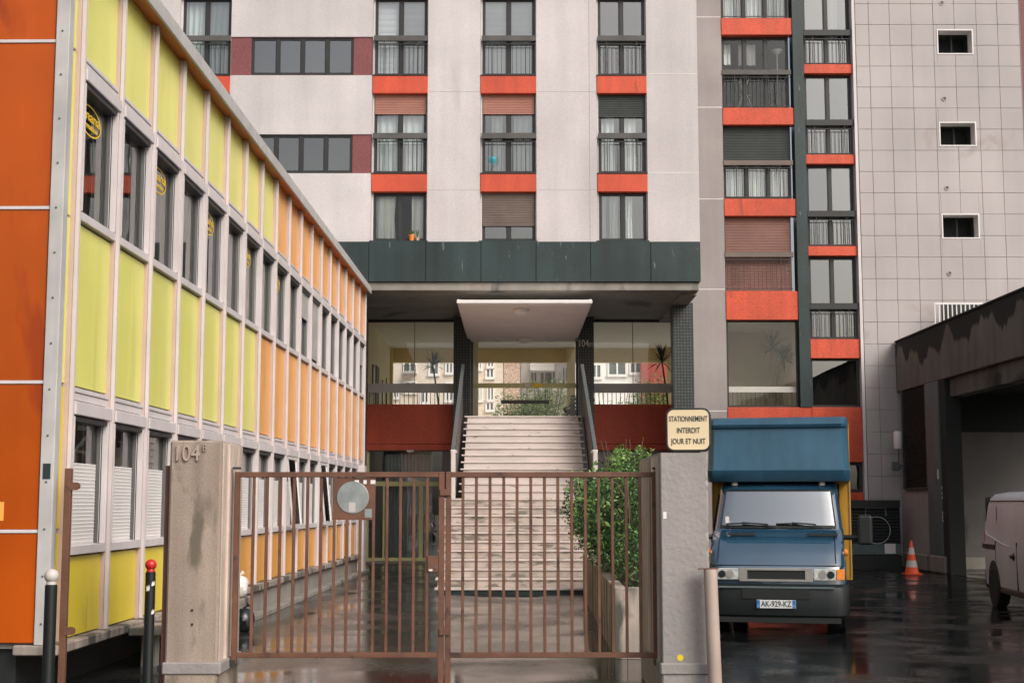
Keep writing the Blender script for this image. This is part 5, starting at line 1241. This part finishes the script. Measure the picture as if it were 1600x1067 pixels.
for x in (-1.022, 1.022):
    for z in (.9, 1.4, 1.9, 2.4): MB().lathe([(.012, -.004), (.008, .004), (0, .005)], (x * .98, 1.998, z), 8, axis='Y').build('rivet', 'shutter_brown', bxy)
bx('chassis', 'black', tk, -.75, .75, .3, 5.5, .35, .6)
tyre = MB().lathe([(.20, -.10), (.30, -.11), (.335, -.08), (.335, .08), (.30, .11), (.20, .10)], (0, 0, 0), 28, axis='X').mesh('wheel', 'rubber', smooth=True)
rim = MB().lathe([(.20, -.09), (.17, -.05), (.06, -.06), (0, -.06)], (0, 0, 0), 20, axis='X').lathe([(.20, .09), (.17, .05), (.06, .06), (0, .06)], (0, 0, 0), 20, axis='X').mesh('rim', 'silver', smooth=True)
rim_shaded = rim.copy(); rim_shaded.materials.clear(); rim_shaded.materials.append(M['plastic_black'])  # van rims in black: shadow inside the arches put into the colour
for x in (-.78, .78):
    for yw in (.62, 4.2): wl = place('wheel', tyre, tk, (x, yw, .337)); place('rim', rim, wl)
    MB().lathe([(.36, -.12), (.41, -.12), (.41, .12), (.36, .12)], (x, .62, .36), 24, axis='X').build('wheel_arch', 'plastic_black', tk)

# ============================================================ WHITE VAN (local: y toward its nose; rear at y=0)
vn = thing('panel_van', 'pale dusty panel van seen from its rear flank by the garage opening', 'van', (8.30 + .92, 25.2, 0), math.pi - math.atan(.11))
prof = [(.86, .30), (.915, .36), (.925, .62), (.93, .80), (.93, 1.02), (.915, 1.12), (.90, 1.40), (.86, 1.72), (.82, 1.83), (.74, 1.90), (.5, 1.94), (0, 1.955)]
stv = [(0.0, .90), (.025, .955), (.08, .985), (.18, 1.0), (1.0, 1.0), (2.2, 1.0), (3.0, 1.0)]
rows_ = []
full = [(x, z) for x, z in prof] + [(-x, z) for x, z in prof[-2::-1]]
for (y, k) in stv: rows_.append([(x * k, y + (.0 if z < 1.1 else (z - 1.1) * .09 if y < .2 else 0), .30 + (z - .30) * (k if z > 1.7 else 1)) for x, z in full])
# nose: hood and screen
for (y, hz, k) in ((3.35, 1.93, 1.0), (3.9, 1.45, .99), (4.1, 1.18, .985), (4.6, 1.02, .95), (4.8, .90, .88), (4.85, .6, .84)):
    rows_.append([(x * k, y, .30 + (z - .30) * (hz - .30) / 1.655) for x, z in full])
vb_ = MB().grid(rows_); vb_.quad(*rows_[0]); vb_.quad(*rows_[-1])
vbody = vb_.build('body', 'van_white', vn, smooth=True)
# the flank towards the camera-left is +x in local axes turned half round
sx_ = 1
MB().tube([(.900, .16, 1.42), (.915, .20, 1.26), (.925, .34, 1.20), (.932, 1.6, 1.06), (.93, 2.0, 1.04)], [.006, .016, .02, .016, .004], 8).build('body_crease', 'van_white', vbody, smooth=True)
bx('door_track', 'plastic_black', vbody, .925, .943, .02, .95, .965, 1.045)
bx('roof_gutter', 'plastic_grey', vbody, .835, .855, .12, 3.1, 1.775, 1.79)
for y in (.98, 2.45): bx('door_seam', 'plastic_black', vbody, .915, .936, y - .004, y + .004, .36, 1.12)
bx('door_seam', 'plastic_black', vbody, .89, .90, .976, .984, 1.12, 1.7)
hd = MB().box(.925, .975, 2.15, 2.33, .86, .92).build('door_handle', 'plastic_black', vbody, .012); MB().lathe([(.07, 0), (.05, .012), (0, .014)], (.93, 2.24, .89), 14, axis='X').build('handle_cup', 'plastic_grey', hd)
bx('sill', 'plastic_black', vn, -.925, .925, 1.2, 3.5, .26, .34, .01); bx('rear_bumper', 'plastic_black', vn, -.90, .90, -.05, .10, .28, .62, .03); bx('tail_lamp', 'red_ball', vn, .78, .9, -.012, .1, .85, 1.3, .01); bx('rear_edge', 'plastic_black', vn, .76, .86, -.006, .02, .62, 1.85)
for yw in (.78, 3.95):
    for s_ in (-1, 1):
        MB().lathe([(0, -.001), (.385, -.001), (.40, .001), (.405, -.05)], (s_ * .934, yw, .38), 28, axis='X').build('wheel_arch', 'black', vn)
        wl = place('wheel', tyre, vn, (s_ * .835, yw, .336)); place('rim', rim_shaded, wl)
MB().quad((.80, 3.42, 1.85), (-.80, 3.42, 1.85), (-.88, 3.95, 1.42), (.88, 3.95, 1.42)).build('windscreen', 'pane_grey', vn)
for s_ in (-1, 1): bx('front_window', 'iron', vn, s_ * .90 - .01, s_ * .90 + .01, 3.0, 3.6, 1.2, 1.62); bx('headlamp', 'lens', vn, s_ * .62 - .14, s_ * .62 + .14, 4.72, 4.82, .72, .9, .02)
